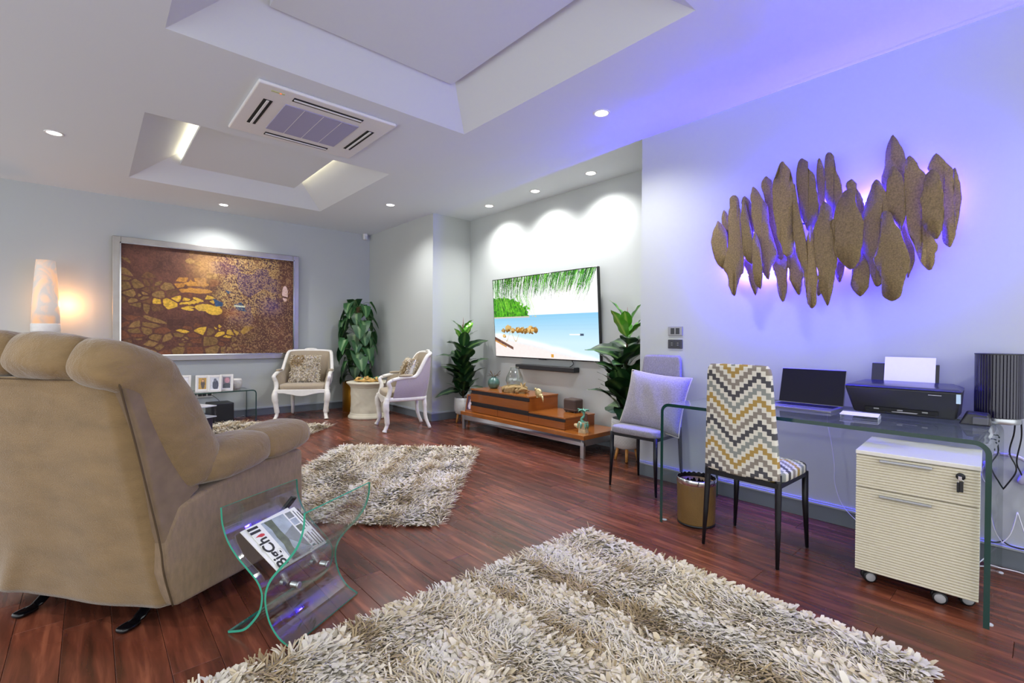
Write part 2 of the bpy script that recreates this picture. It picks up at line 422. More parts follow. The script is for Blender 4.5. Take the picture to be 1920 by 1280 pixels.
# motion sensor in the corner, switch plates
t = thing('motion_sensor', 'small white motion sensor mounted high in the far corner', 'sensor', (3.42, 7.56, 2.82))
MB().box(-.03, .03, -.035, .03, -.055, .05).obj('housing', M['white'], t, bevel=.012, seg=3)
MB().box(-.021, .021, -.039, -.03, -.045, .0).obj('lens', bmat('sensor_lens', S('#cfd4dc'), .2), t, bevel=.004)
MB().box(-.012, .012, .028, .06, -.02, .02).obj('bracket', M['white'], t)
M['plate'] = bmat('plate_grey', S('#8f8f92'), .35, metal=.4); M['plate2'] = bmat('plate_dark', S('#3b3b40'), .35, metal=.3); M['rock'] = bmat('rocker_black', S('#1c1c22'), .3)
t = thing('light_switch', 'grey metal light switch plate with two dark rockers, above the black socket', 'light switch', (XD, 1.993, 1.222))
MB().box(-.009, 0, -.062, .062, -.036, .036).obj('plate', M['plate'], t, bevel=.003)
for y in (-.022, .022): MB().box(-.0125, -.008, y-.016, y+.016, -.024, .024).obj('rocker', M['rock'], t, bevel=.002)
t = thing('wall_socket', 'black double wall socket under the grey light switch', 'socket', (XD, 1.993, 1.118))
MB().box(-.009, 0, -.062, .062, -.036, .036).obj('plate', M['plate2'], t, bevel=.003)
for y in (-.026, .026):
    s_ = MB().box(-.0115, -.008, y-.022, y+.022, -.024, .024).obj('socket_face', M['rock'], t, bevel=.002)
    for z in (-.008, .008): MB().box(-.0122, -.011, y-.006, y+.006, z-.002, z+.002).obj('slot', M['plate'], s_)

# ------------------------------------------------------------------ wall sculpture with blue backlight
ART=[
(0.095,[(1.608,2.023),(1.577,1.983),(1.551,1.925),(1.546,1.859),(1.545,1.816),(1.549,1.741),(1.557,1.688),(1.576,1.668),(1.595,1.692),(1.629,1.75),(1.645,1.829),(1.653,1.875),(1.643,1.939),(1.624,1.991)]),
(0.05,[(1.588,2.104),(1.554,2.041),(1.547,1.931),(1.541,1.821),(1.567,1.77),(1.579,1.826),(1.591,1.938),(1.604,2.05)]),
(0.095,[(1.495,2.185),(1.467,2.155),(1.461,2.101),(1.45,2.056),(1.442,1.97),(1.438,1.885),(1.43,1.8),(1.426,1.737),(1.432,1.664),(1.43,1.632),(1.45,1.592),(1.465,1.54),(1.487,1.465),(1.525,1.544),(1.524,1.598),(1.546,1.643),(1.559,1.677),(1.547,1.751),(1.531,1.814),(1.525,1.899),(1.533,1.986),(1.529,2.071),(1.519,2.112),(1.522,2.166)]),
(0.125,[(1.415,2.127),(1.381,1.996),(1.355,1.837),(1.352,1.734),(1.36,1.674),(1.41,1.742),(1.418,1.847),(1.432,2.006)]),
(0.05,[(1.439,2.174),(1.398,2.117),(1.387,2.052),(1.383,1.863),(1.394,1.801),(1.41,1.867),(1.422,2.059),(1.459,2.13)]),
(0.125,[(1.336,1.896),(1.31,1.821),(1.295,1.727),(1.291,1.626),(1.29,1.555),(1.302,1.5),(1.337,1.558),(1.347,1.631),(1.35,1.734),(1.349,1.826)]),
(0.05,[(1.424,1.731),(1.378,1.694),(1.362,1.64),(1.346,1.586),(1.344,1.534),(1.363,1.468),(1.391,1.538),(1.402,1.591),(1.418,1.646),(1.439,1.701)]),
(0.095,[(1.354,2.21),(1.321,2.165),(1.296,2.108),(1.272,2.062),(1.266,1.98),(1.251,1.897),(1.231,1.813),(1.216,1.741),(1.225,1.692),(1.248,1.644),(1.254,1.605),(1.263,1.563),(1.29,1.608),(1.302,1.65),(1.299,1.701),(1.311,1.753),(1.33,1.828),(1.347,1.913),(1.363,1.998),(1.362,2.081),(1.37,2.124),(1.367,2.175)]),
(0.05,[(1.291,2.275),(1.261,2.242),(1.249,2.204),(1.246,2.167),(1.246,2.106),(1.225,1.981),(1.215,1.878),(1.195,1.774),(1.171,1.721),(1.203,1.695),(1.232,1.729),(1.242,1.781),(1.272,1.887),(1.287,1.992),(1.298,2.118),(1.312,2.182),(1.319,2.22),(1.312,2.254)]),
(0.125,[(1.168,2.327),(1.148,2.296),(1.121,2.25),(1.119,2.21),(1.104,2.159),(1.1,2.071),(1.096,1.983),(1.097,1.896),(1.094,1.828),(1.102,1.762),(1.106,1.723),(1.133,1.695),(1.16,1.73),(1.165,1.77),(1.19,1.843),(1.196,1.913),(1.213,2.005),(1.217,2.096),(1.22,2.186),(1.204,2.231),(1.189,2.267),(1.186,2.306)]),
(0.05,[(1.213,1.746),(1.158,1.709),(1.157,1.659),(1.166,1.61),(1.163,1.55),(1.164,1.47),(1.186,1.411),(1.213,1.474),(1.219,1.555),(1.235,1.617),(1.245,1.669),(1.227,1.718)]),
(0.125,[(1.096,2.164),(1.083,2.105),(1.066,1.987),(1.046,1.887),(1.03,1.809),(1.025,1.722),(1.019,1.646),(1.027,1.552),(1.062,1.651),(1.082,1.73),(1.09,1.818),(1.095,1.896),(1.101,1.993),(1.102,2.11)]),
(0.05,[(1.122,1.774),(1.104,1.723),(1.077,1.66),(1.063,1.591),(1.071,1.552),(1.075,1.504),(1.09,1.451),(1.119,1.507),(1.142,1.558),(1.138,1.598),(1.157,1.669),(1.149,1.728)]),
(0.095,[(1.06,2.323),(1.031,2.291),(1.027,2.252),(0.997,2.206),(0.988,2.157),(0.981,2.089),(0.97,2.002),(0.973,1.936),(0.981,1.891),(1.022,1.85),(1.044,1.902),(1.066,1.954),(1.076,2.023),(1.084,2.112),(1.09,2.181),(1.09,2.23),(1.087,2.268),(1.081,2.305)]),
(0.05,[(0.98,2.314),(0.965,2.285),(0.952,2.234),(0.943,2.146),(0.946,2.072),(0.953,1.969),(0.973,1.916),(0.978,1.974),(0.983,2.08),(0.991,2.158),(0.991,2.244),(0.988,2.291)]),
(0.072,[(0.92,2.331),(0.896,2.298),(0.89,2.231),(0.869,2.161),(0.857,2.112),(0.852,2.047),(0.867,1.985),(0.894,1.917),(0.923,1.997),(0.938,2.066),(0.932,2.13),(0.941,2.179),(0.942,2.245),(0.939,2.31)]),
(0.125,[(1.001,1.88),(0.984,1.83),(0.975,1.772),(0.974,1.678),(0.965,1.593),(0.958,1.536),(0.964,1.49),(0.966,1.443),(0.967,1.387),(0.988,1.357),(1.011,1.389),(1.016,1.446),(1.028,1.495),(1.031,1.542),(1.036,1.6),(1.022,1.684),(1.025,1.779),(1.013,1.835)]),
(0.125,[(0.927,2.017),(0.893,1.971),(0.886,1.924),(0.88,1.868),(0.875,1.822),(0.869,1.775),(0.861,1.692),(0.861,1.628),(0.872,1.556),(0.878,1.483),(0.888,1.429),(0.905,1.37),(0.93,1.432),(0.947,1.489),(0.951,1.563),(0.961,1.639),(0.969,1.706),(0.971,1.79),(0.982,1.839),(0.968,1.884),(0.952,1.937),(0.945,1.982)]),
(0.05,[(0.977,1.554),(0.964,1.505),(0.957,1.466),(0.973,1.437),(0.987,1.468),(0.988,1.507)]),
(0.125,[(0.798,2.064),(0.775,2.037),(0.771,1.992),(0.759,1.936),(0.739,1.879),(0.731,1.834),(0.736,1.799),(0.737,1.738),(0.745,1.686),(0.748,1.642),(0.766,1.6),(0.788,1.58),(0.815,1.605),(0.846,1.654),(0.865,1.702),(0.867,1.757),(0.871,1.821),(0.882,1.859),(0.87,1.903),(0.861,1.956),(0.843,2.007),(0.828,2.049)]),
(0.072,[(0.801,2.131),(0.776,2.102),(0.775,2.075),(0.757,2.035),(0.742,1.978),(0.737,1.924),(0.738,1.87),(0.742,1.853),(0.751,1.873),(0.767,1.929),(0.779,1.986),(0.802,2.045),(0.824,2.086),(0.822,2.113)]),
(0.05,[(0.865,1.692),(0.841,1.653),(0.841,1.606),(0.848,1.561),(0.863,1.514),(0.884,1.564),(0.882,1.611),(0.885,1.658)]),
(0.095,[(0.737,1.706),(0.718,1.66),(0.704,1.614),(0.701,1.561),(0.706,1.517),(0.709,1.473),(0.745,1.418),(0.788,1.479),(0.789,1.524),(0.78,1.568),(0.781,1.622),(0.759,1.665)]),
(0.095,[(0.673,2.093),(0.655,2.069),(0.638,2.021),(0.627,1.967),(0.622,1.906),(0.639,1.823),(0.645,1.737),(0.661,1.67),(0.661,1.609),(0.643,1.546),(0.637,1.503),(0.663,1.47),(0.684,1.506),(0.696,1.551),(0.704,1.614),(0.73,1.679),(0.741,1.751),(0.742,1.841),(0.729,1.927),(0.715,1.986),(0.701,2.036),(0.691,2.077)]),
(0.05,[(0.609,2.349),(0.587,2.303),(0.563,2.245),(0.552,2.182),(0.549,2.13),(0.551,2.079),(0.547,2.027),(0.543,1.958),(0.542,1.856),(0.544,1.788),(0.564,1.757),(0.571,1.793),(0.606,1.868),(0.635,1.978),(0.65,2.051),(0.657,2.105),(0.647,2.155),(0.641,2.206),(0.639,2.267),(0.628,2.316)]),
(0.095,[(0.595,2.152),(0.574,2.117),(0.557,2.071),(0.546,2.001),(0.539,1.932),(0.541,1.865),(0.551,1.816),(0.563,1.776),(0.577,1.821),(0.615,1.879),(0.621,1.949),(0.622,2.018),(0.62,2.086),(0.615,2.128)]),
(0.125,[(0.617,1.898),(0.596,1.87),(0.582,1.817),(0.559,1.771),(0.545,1.71),(0.528,1.658),(0.521,1.607),(0.522,1.565),(0.533,1.525),(0.542,1.492),(0.55,1.442),(0.556,1.409),(0.591,1.381),(0.629,1.413),(0.635,1.448),(0.63,1.499),(0.64,1.535),(0.658,1.58),(0.671,1.624),(0.659,1.675),(0.646,1.725),(0.643,1.784),(0.637,1.826),(0.641,1.878)]),
(0.05,[(0.558,1.842),(0.527,1.769),(0.51,1.698),(0.506,1.613),(0.522,1.548),(0.534,1.515),(0.541,1.549),(0.539,1.617),(0.55,1.704),(0.564,1.775)]),
(0.095,[(0.523,2.192),(0.499,2.156),(0.483,2.111),(0.457,2.063),(0.459,1.998),(0.462,1.932),(0.461,1.867),(0.448,1.798),(0.435,1.747),(0.416,1.695),(0.408,1.662),(0.424,1.615),(0.423,1.574),(0.439,1.543),(0.47,1.579),(0.482,1.622),(0.487,1.673),(0.504,1.708),(0.521,1.761),(0.53,1.813),(0.53,1.88),(0.536,1.948),(0.543,2.017),(0.544,2.084),(0.542,2.126),(0.538,2.167)]),
(0.125,[(0.422,2.08),(0.401,2.05),(0.395,2.016),(0.385,1.958),(0.381,1.918),(0.381,1.862),(0.382,1.798),(0.386,1.759),(0.391,1.728),(0.406,1.702),(0.431,1.734),(0.45,1.769),(0.46,1.812),(0.463,1.878),(0.47,1.937),(0.461,1.975),(0.453,2.03),(0.447,2.062)]),
(0.072,[(0.415,2.181),(0.393,2.149),(0.371,2.111),(0.353,2.074),(0.35,2.017),(0.349,1.937),(0.345,1.848),(0.338,1.775),(0.343,1.704),(0.352,1.681),(0.36,1.66),(0.379,1.685),(0.388,1.711),(0.389,1.784),(0.387,1.856),(0.397,1.948),(0.416,2.033),(0.445,2.098),(0.443,2.13),(0.433,2.16)]),
(0.05,[(0.345,2.088),(0.331,2.042),(0.321,1.975),(0.32,1.895),(0.326,1.817),(0.331,1.77),(0.337,1.75),(0.346,1.772),(0.35,1.821),(0.356,1.903),(0.357,1.984),(0.355,2.048)])]

M['bark'] = bmat('bronze_bark', S('#87724b'), .55, metal=.15, noise=(130, .42, 4), bump=(260, 1., .004), rnd=.16)
def art():
    t = thing('wall_sculpture', 'wall sculpture of overlapping bronze bark-like petals glowing blue from behind', 'wall art', (XD, .98, 1.85))
    for off, ring in ART:
        cy_ = sum(p[0] for p in ring)/len(ring); cz_ = sum(p[1] for p in ring)/len(ring)
        w = max(p[0] for p in ring)-min(p[0] for p in ring)
        pts = []
        n = len(ring)
        for i in range(n):                       # soften the outline
            a, b = Vector(ring[i]), Vector(ring[(i+1) % n]); p0, p3 = Vector(ring[i-1]), Vector(ring[(i+2) % n])
            for j in range(3):
                u = j/3; q = .5*((2*a)+(b-p0)*u+(2*p0-5*a+4*b-p3)*u*u+(3*a-p0-3*b+p3)*u**3)
                pts.append((cy_+(q.x-cy_)*1.09+random.uniform(-.002, .002), q.y+random.uniform(-.002, .002)))
        bm = bmesh.new(); off2 = off+random.uniform(-.008, .008); tl = random.uniform(-.12, .12)
        vs = [bm.verts.new((0, p[0]-cy_, p[1]-cz_)) for p in pts]; f = bm.faces.new(vs)
        bmesh.ops.triangulate(bm, faces=[f]); bmesh.ops.subdivide_edges(bm, edges=[e for e in bm.edges if e.calc_length() > .05], cuts=2, use_grid_fill=False)
        bmesh.ops.triangulate(bm, faces=bm.faces[:])
        for v in bm.verts: v.co.x = -off2-.012+.7*v.co.y**2+.06*v.co.z**2+v.co.y*tl
        bmesh.ops.recalc_face_normals(bm, faces=bm.faces)
        me = bpy.data.meshes.new('petal'); bm.to_mesh(me); bm.free(); me.materials.append(M['bark']); me.polygons.foreach_set('use_smooth', [True]*len(me.polygons))
        o = meshobj('petal', me, t); o.location = (0, cy_-.98, cz_-1.85)
        md = o.modifiers.new('solid', 'SOLIDIFY'); md.thickness = .005; md.offset = 0
    for z0, z1 in ((1.72, 1.80), (1.95, 1.88)): MB().tube([(-.03, -.55, z1-1.85), (-.03, .58, z0-1.85)], .006, 6).obj('support_bar', M['blackmetal'], t)
    for y, z in ((-.4, -.08), (.42, -.1), (-.4, .05), (.42, .08)): MB().tube([(0, y, z), (-.045, y, z)], .007, 6).obj('wall_spacer', M['blackmetal'], t)
    led = emat('blue_led', LED_COLOR, LED_STRENGTH)
    loop = bez([(-.044, y*.90, -.01+(z+.01)*.86) for y, z in ((.645, -.11), (.57, -.25), (.40, -.27), (.1, -.24), (-.2, -.2), (-.45, -.1), (-.625, .02), (-.62, .2), (-.45, .24), (-.2, .16), (.2, .2), (.5, .0), (.645, -.11))], 8)
    MB().tube(loop, .005, 6).obj('led_strip', led, t)
art()

# ------------------------------------------------------------------ bent glass tables
def waterfall(t, name, L, D, Hh, th, R, em):
    """glass bent down at both ends, length along x"""
    n = 8
    out = [(-L/2, 0)]+[(-L/2+R-R*math.cos(PI/2*i/n), Hh-R+R*math.sin(PI/2*i/n)) for i in range(n+1)]
    out += [(L/2-R+R*math.sin(PI/2*i/n), Hh-R+R*math.cos(PI/2*i/n)) for i in range(n+1)]+[(L/2, 0)]
    ri = R-th
    inn = [(-L/2+th, 0)]+[(-L/2+R-ri*math.cos(PI/2*i/n), Hh-R+ri*math.sin(PI/2*i/n)) for i in range(n+1)]
    inn += [(L/2-R+ri*math.sin(PI/2*i/n), Hh-R+ri*math.cos(PI/2*i/n)) for i in range(n+1)]+[(L/2-th, 0)]
    mb = MB(); k = len(out)
    for a in range(k-1):
        for P_, rev in ((out, 0), (inn, 1)):
            q = [(P_[a][0], -D/2, P_[a][1]), (P_[a+1][0], -D/2, P_[a+1][1]), (P_[a+1][0], D/2, P_[a+1][1]), (P_[a][0], D/2, P_[a][1])]
            mb._add(q, [(0, 1, 2, 3)], 0)
        for y in (-D/2, D/2):
            mb._add([(out[a][0], y, out[a][1]), (out[a+1][0], y, out[a+1][1]), (inn[a+1][0], y, inn[a+1][1]), (inn[a][0], y, inn[a][1])], [(0, 1, 2, 3)], 1)
    for o_, i_ in ((out[0], inn[0]), (out[-1], inn[-1])):
        mb._add([(o_[0], -D/2, 0), (i_[0], -D/2, 0), (i_[0], D/2, 0), (o_[0], D/2, 0)], [(0, 1, 2, 3)], 0)
    return mb.obj(name, [M['glass'], em], t)
DT = .755
t = thing('glass_desk', 'clear bent glass waterfall desk standing along the blue lit wall', 'desk', (3.085, .885, 0), PI/2)
waterfall(t, 'glass_sheet', 1.48, .76, DT, .019, .055, M['edge'])
for x, y in ((-.735, -.33), (-.735, .33), (.735, -.33), (.735, .33)): MB().lathe([(.0, -.0), (.014, 0), (.014, .004), (0, .004)], 12, (x-.0 if x < 0 else x, y, -.0002)).obj('foot_pad', M['acryledge'], t)

# ------------------------------------------------------------------ file cabinet
t = thing('file_cabinet', 'cream ribbed two drawer file cabinet on castors under the glass desk', 'cabinet', (2.762, .394, 0), math.radians(3.5))
M['cream'] = bmat('cream_laminate', S('#d9d2bd'), .4); M['creamtop'] = bmat('cream_top', S('#e4e0d8'), .35)
HW, DP = .212, .44
MB().box(.018, DP, -HW, HW, .066, .618).obj('body', M['creamtop'], t, bevel=.002)
MB().box(-.002, DP+.004, -HW-.003, HW+.003, .618, .637).obj('top', M['creamtop'], t, bevel=.003)
def ribbed(z0, z1, nm):
    nr = max(3, round((z1-z0)/.0124)); pts = [(.017, z0)]
    for i in range(nr):
        a = z0+(z1-z0)*i/nr; h = (z1-z0)/nr
        pts += [(.0025, a+.0005), (-.0015, a+h*.25), (-.002, a+h*.55), (-.0005, a+h*.8), (.0048, a+h*.9), (.0048, a+h*.985)]
    pts += [(.0025, z1-.0002), (.017, z1)]
    return MB().prism(pts, -HW, HW, 'y').obj(nm, M['cream'], t)
d2 = ribbed(.066, .460, 'drawer'); d1 = ribbed(.464, .614, 'drawer')
for d, z in ((d1, .602), (d2, .437)):
    MB().box(-.021, -.008, -.062, .062+.06, z-.007, z+.004).obj('handle', M['steel'], d, bevel=.003)
    for y in (-.055, .115): MB().box(-.012, .004, y-.004, y+.004, z-.005, z+.002).obj('handle_post', M['steel'], d)
lk = MB().lathe([(0, 0), (.015, 0), (.0155, .004), (.013, .006), (0, .006)], 20, M=Matrix.Translation((-.0015, -.152, .584)) @ Matrix.Rotation(-PI/2, 4, 'Y')).obj('lock', M['blackmetal'], d1, smooth=True)
t2 = thing('key', 'black headed key hanging in the lock of the cream cabinet', 'key', (2.7545, .2425, .575), math.radians(3.5))
MB().box(-.012, -.006, -.006, .006, -.003, .014).obj('key_shank', M['chrome'], t2, bevel=.001)
MB().box(-.013, -.008, -.011, .002, -.052, -.006).obj('key_head', M['black'], t2, bevel=.002)
MB().box(-.011, -.007, .001, .010, -.055, -.012).obj('spare_key', M['black'], t2, bevel=.002)
MB().lathe([(.009, -.001), (.0105, 0), (.009, .001), (.0075, 0), (.009, -.001)], 16, closed=True, M=Matrix.Translation((-.0095, -.003, -.008)) @ Matrix.Rotation(PI/2, 4, 'Y')).obj('key_ring', M['chrome'], t2, smooth=True)
M['castor'] = bmat('castor_grey', S('#a6a6aa'), .35)
for y, x, a in ((HW-.045, .06, .5), (-HW+.125, .05, .2), (-HW+.04, .12, .35), (HW-.05, DP-.06, .3)):
    c = MB().tube([(x, y, .066), (x, y, .05)], .012, 10).obj('castor', M['black'], t)
    R_ = Matrix.Translation((x, y, .0275)) @ Matrix.Rotation(a, 4, 'Z')
    for s_ in (-1, 1):
        MB().lathe([(0, -.008), (.024, -.008), (.0275, -.005), (.0275, .005), (.024, .008), (0, .008)], 20, M=R_ @ Matrix.Translation((s_*.014, .0, 0)) @ Matrix.Rotation(PI/2, 4, 'Y')).obj('wheel', M['black'], c, smooth=True)
        MB().lathe([(0, 0), (.0205, 0), (.019, .002), (0, .0025)], 20, M=R_ @ Matrix.Translation((s_*.0222, 0, 0)) @ Matrix.Rotation(s_*PI/2, 4, 'Y')).obj('hub_cap', M['castor'], c, smooth=True)
    MB().box(-.005, .005, -.02, .02, -.0, .03, M=R_).obj('fork', M['black'], c)

# ------------------------------------------------------------------ laptop, printer, lamp and small things on the desk
t = thing('laptop', 'open silver laptop with dark screen on the glass desk', 'laptop', (3.17, .965, DT), 0)
M['alu'] = bmat('laptop_aluminium', S('#8d8d94'), .35, metal=.6)
b_ = MB().box(-.125, .115, -.175, .175, .0, .014).obj('base', M['alu'], t, bevel=.004, seg=3)
kb = MB().box(-.01, .1, -.155, .155, .0135, .0148).obj('keyboard', M['black'], b_)
for r in range(5):
    for c in range(13): MB().box(-.006+r*.0212, .0125+r*.0212, -.152+c*.0236, -.152+c*.0236+.0205, .0148, .0162).obj('key_cap', M['black'], b_) if (r, c) == (0, 0) else None
kk = [o for o in b_.children if o.name.startswith('key_cap')][0]
for r in range(5):
    for c in range(13):
        if (r, c) != (0, 0): inst(kk, b_, (r*.0212, c*.0236, 0))
MB().box(-.11, -.025, -.055, .055, .0138, .0146).obj('trackpad', M['alu'], b_, bevel=.0005)
lidM = Matrix.Translation((.117, 0, .012)) @ Matrix.Rotation(math.radians(17), 4, 'Y')
l_ = MB().box(0, .007, -.175, .175, 0, .222, M=lidM).obj('lid', M['alu'], t, bevel=.003, seg=3)
MB().box(-.0012, .0005, -.172, .172, .006, .219, M=lidM).obj('screen', bmat('screen_off', S('#0d0d1a'), .09), l_, bevel=.0008)

t = thing('printer', 'black inkjet printer with side ink tank on the desk, paper in its rear tray', 'printer', (3.2, .515, DT), math.radians(1))
M['prn'] = bmat('printer_black', S('#26262c'), .38); M['prntop'] = bmat('printer_lid', S('#2b2b34'), .22)
prof = lambda s, top: [(-.045*top+.0, 0)]
mb = MB()
v0 = [(.0, -.215, .01), (.275, -.215, .01), (.275, .205, .01), (.0, .205, .01)]
v1 = [(-.055, -.24, .155), (.28, -.225, .155), (.28, .225, .155), (-.055, .24, .155)]
mb._add(v0+v1, [(0, 1, 2, 3), (4, 7, 6, 5), (0, 4, 5, 1), (1, 5, 6, 2), (2, 6, 7, 3), (3, 7, 4, 0)]).obj('body', M['prn'], t, bevel=.012, seg=3)
mb = MB()
v0 = [(-.058, -.243, .154), (.28, -.228, .154), (.28, .228, .154), (-.058, .243, .154)]
v1 = [(-.035, -.225, .166), (.2, -.19, .178), (.2, .19, .178), (-.035, .225, .166)]
mb._add(v0+v1, [(0, 1, 2, 3), (4, 7, 6, 5), (0, 4, 5, 1), (1, 5, 6, 2), (2, 6, 7, 3), (3, 7, 4, 0)]).obj('scanner_lid', M['prntop'], t, bevel=.004)
MB().box(-.02, .06, -.15, .15, .026, .046).obj('paper_slot', M['dark'], t)
MB().box(-.03, .02, -.14, .145, .022, .027).obj('output_tray', M['black'], t, bevel=.002)
MB()._add([(-.044, -.07, .03), (.03, -.08, .034), (.03, .06, .034), (-.03, .03, .028)], [(0, 1, 2, 3)]).obj('printed_sheet', M['paper'], t, solid=.0006)
for y in (-.1, .0, .1): MB().box(-.022, .0, y-.012, y+.012, .034, .042).obj('roller', M['plate'], t, bevel=.002)
Mx = Matrix.Translation((.2, 0, .15)) @ Matrix.Rotation(math.radians(12), 4, 'Y')
MB().box(.0, .006, -.13, .165, 0, .128, M=Mx).obj('rear_tray', M['prn'], t, bevel=.003)
MB().box(-.0585, -.048, -.235, -.219, .1, .145).obj('sticker', bmat('sticker_blue', S('#bcd6ee'), .4), t)
mk = MB().box(-.0535, -.05, -.165, -.115, .1315, .1345).obj('maker_lettering', bmat('lettering', S('#b5b5c0'), .4), t)
tk = MB()._add([(-.03, -.34, .0), (.07, -.34, 0), (.07, -.225, 0), (-.03, -.225, 0), (-.025, -.33, .052), (.06, -.33, .058), (.06, -.25, .062), (-.02, -.255, .058)],
               [(0, 1, 2, 3), (4, 7, 6, 5), (0, 4, 5, 1), (1, 5, 6, 2), (2, 6, 7, 3), (3, 7, 4, 0)]).obj('ink_tank', M['prn'], t, bevel=.008, seg=3)
MB().box(-.044, -.026, -.33, -.275, .008, .042).obj('tank_window', bmat('smoked_window', S('#50505c'), .15), tk, bevel=.003)
t = thing('sheet_of_paper', 'blank white sheet of paper standing in the rear tray of the printer', 'paper', (3.2, .515, DT), math.radians(1))
Mx = Matrix.Translation((.194, 0, .15)) @ Matrix.Rotation(math.radians(12), 4, 'Y')
MB().box(.0, .003, -.115, .105, 0.0, .165, M=Mx).obj('sheet', M['paper'], t)

t = thing('table_lamp', 'dark cylindrical table lamp with upright slats and steel foot at the desk corner', 'lamp', (3.395, .163, DT), 0)
M['slat'] = bmat('lamp_slat', S('#1c1830'), .2, coat=.4); M['slat2'] = bmat('lamp_core', S('#35305e'), .3)
MB().lathe([(0, 0), (.078, 0), (.08, .003), (.08, .026), (.078, .029), (0, .029)], 40).obj('foot', M['steel'], t, smooth=False, bevel=.001)
MB().lathe([(0, .029), (.079, .029), (.079, .338), (0, .338)], 40).obj('core', M['slat2'], t)
sl = MB().box(.079, .0885, -.0052, .0052, .03, .342).obj('slat', M['slat'], t, bevel=.002)
for i in range(1, 44): inst(sl, t, None, (0, 0, 2*PI*i/44))
MB().lathe([(0, .338), (.09, .338), (.09, .344), (0, .344)], 40).obj('cap', M['black'], t)

t = thing('card_stand', 'clear acrylic stand holding a card on the glass desk before the printer', 'stand', (2.99, .648, DT), math.radians(4))
MB().box(-.022, .07, -.082, .08, .0, .0025).obj('base', M['acryl'], t)
MB()._add([(-.044, -.082, .018), (.075, -.078, .022), (.075, .085, .022), (-.044, .08, .018)], [(0, 1, 2, 3)]).obj('card', M['paper'], t, solid=.0012)
for y in (-.08, .078): MB().box(-.022, .07, y-.0012, y+.0012, 0, .017).obj('stand_side', M['acryledge'], t)

# cables
def cable(pts, r, m, label, n=8):
    o = MB().tube(bez(pts, n), r, 6).obj('power_cable', m, None, smooth=True); return tag(o, label, 'cable')
cable([(3.40, .105, DT+.02), (3.45, .11, .70), (3.47, .125, .60), (3.46, .10, .52), (3.47, .135, .43), (3.485, .170, .36), (3.485, .160, .28), (3.49, .178, .2), (3.495, .14, .135), (3.495, .08, .12), (3.495, .0, .14)], .0035, M['cableb'], 'black lamp cable looping down to the left at the desk end')
cable([(3.405, .085, DT+.02), (3.46, .085, .68), (3.48, .10, .56), (3.49, .085, .50), (3.49, .06, .43), (3.495, .03, .38), (3.495, .01, .28), (3.495, -.06, .2)], .0035, M['cableb'], 'black cable falling straight and to the right beside the desk end')
cable([(3.40, .86, DT+.006), (3.478, .9, DT+.004), (3.492, .925, .66), (3.495, .9, .5), (3.495, .885, .38), (3.495, .88, .26), (3.495, .84, .14), (3.49, .76, .06), (3.46, .64, .006), (3.4, .55, .004)], .0022, M['cablew'], 'thin white charging cable hanging from the laptop down the wall')
cable([(3.495, .095, .30), (3.49, .12, .18), (3.47, .17, .10), (3.42, .22, .03), (3.38, .25, .005)], .0028, M['cablew'], 'white cable curving left to the floor under the headphones')
cable([(3.495, .095, .30), (3.49, .06, .17), (3.47, .02, .07), (3.42, -.04, .005)], .0028, M['cablew'], 'white cable curving right to the floor under the headphones')
cable([(3.33, .29, .004), (3.42, .2, .012), (3.46, .1, .012), (3.44, -.02, .005), (3.36, -.14, .004)], .003, M['cablew'], 'white cable arching across the floor behind the desk end')
cable([(3.41, .775, DT+.025), (3.43, .76, DT+.05), (3.44, .72, DT+.06), (3.44, .68, DT+.09)], .002, M['cableb'], 'thin black cable between the laptop and the printer')
t = thing('headphones', 'clear pale headphones hanging on the wall beyond the desk end', 'headphones', (3.50, .128, .525))
M['pale'] = bmat('pale_plastic', S('#c9c6e6'), .2, trans=.2)
MB().tube([(0, .07*math.cos(a), .012+.045*math.sin(a)) for a in [PI*i/16 for i in range(17)]], .009, 8, sq=(.5, 1.)).obj('headband', M['pale'], t, smooth=True)
for s_ in (-1, 1):
    MB().blob((-.0, s_*.062, -.035), (.015, .02, .052), .7, M=Matrix.Rotation(s_*-.45, 4, 'X')).obj('ear_pad', M['pale'], t, smooth=True)
    MB().tube([(-.006, s_*(.075+.022*math.cos(a)), -.055+.05*math.sin(a)) for a in [2*PI*i/20 for i in range(21)]], .0035, 6).obj('ear_hoop', M['pale'], t, smooth=True)
MB().tube([(.028, 0, .055), (-.012, 0, .055), (-.014, 0, .068)], .004, 6).obj('wall_hook', M['cablew'], t)

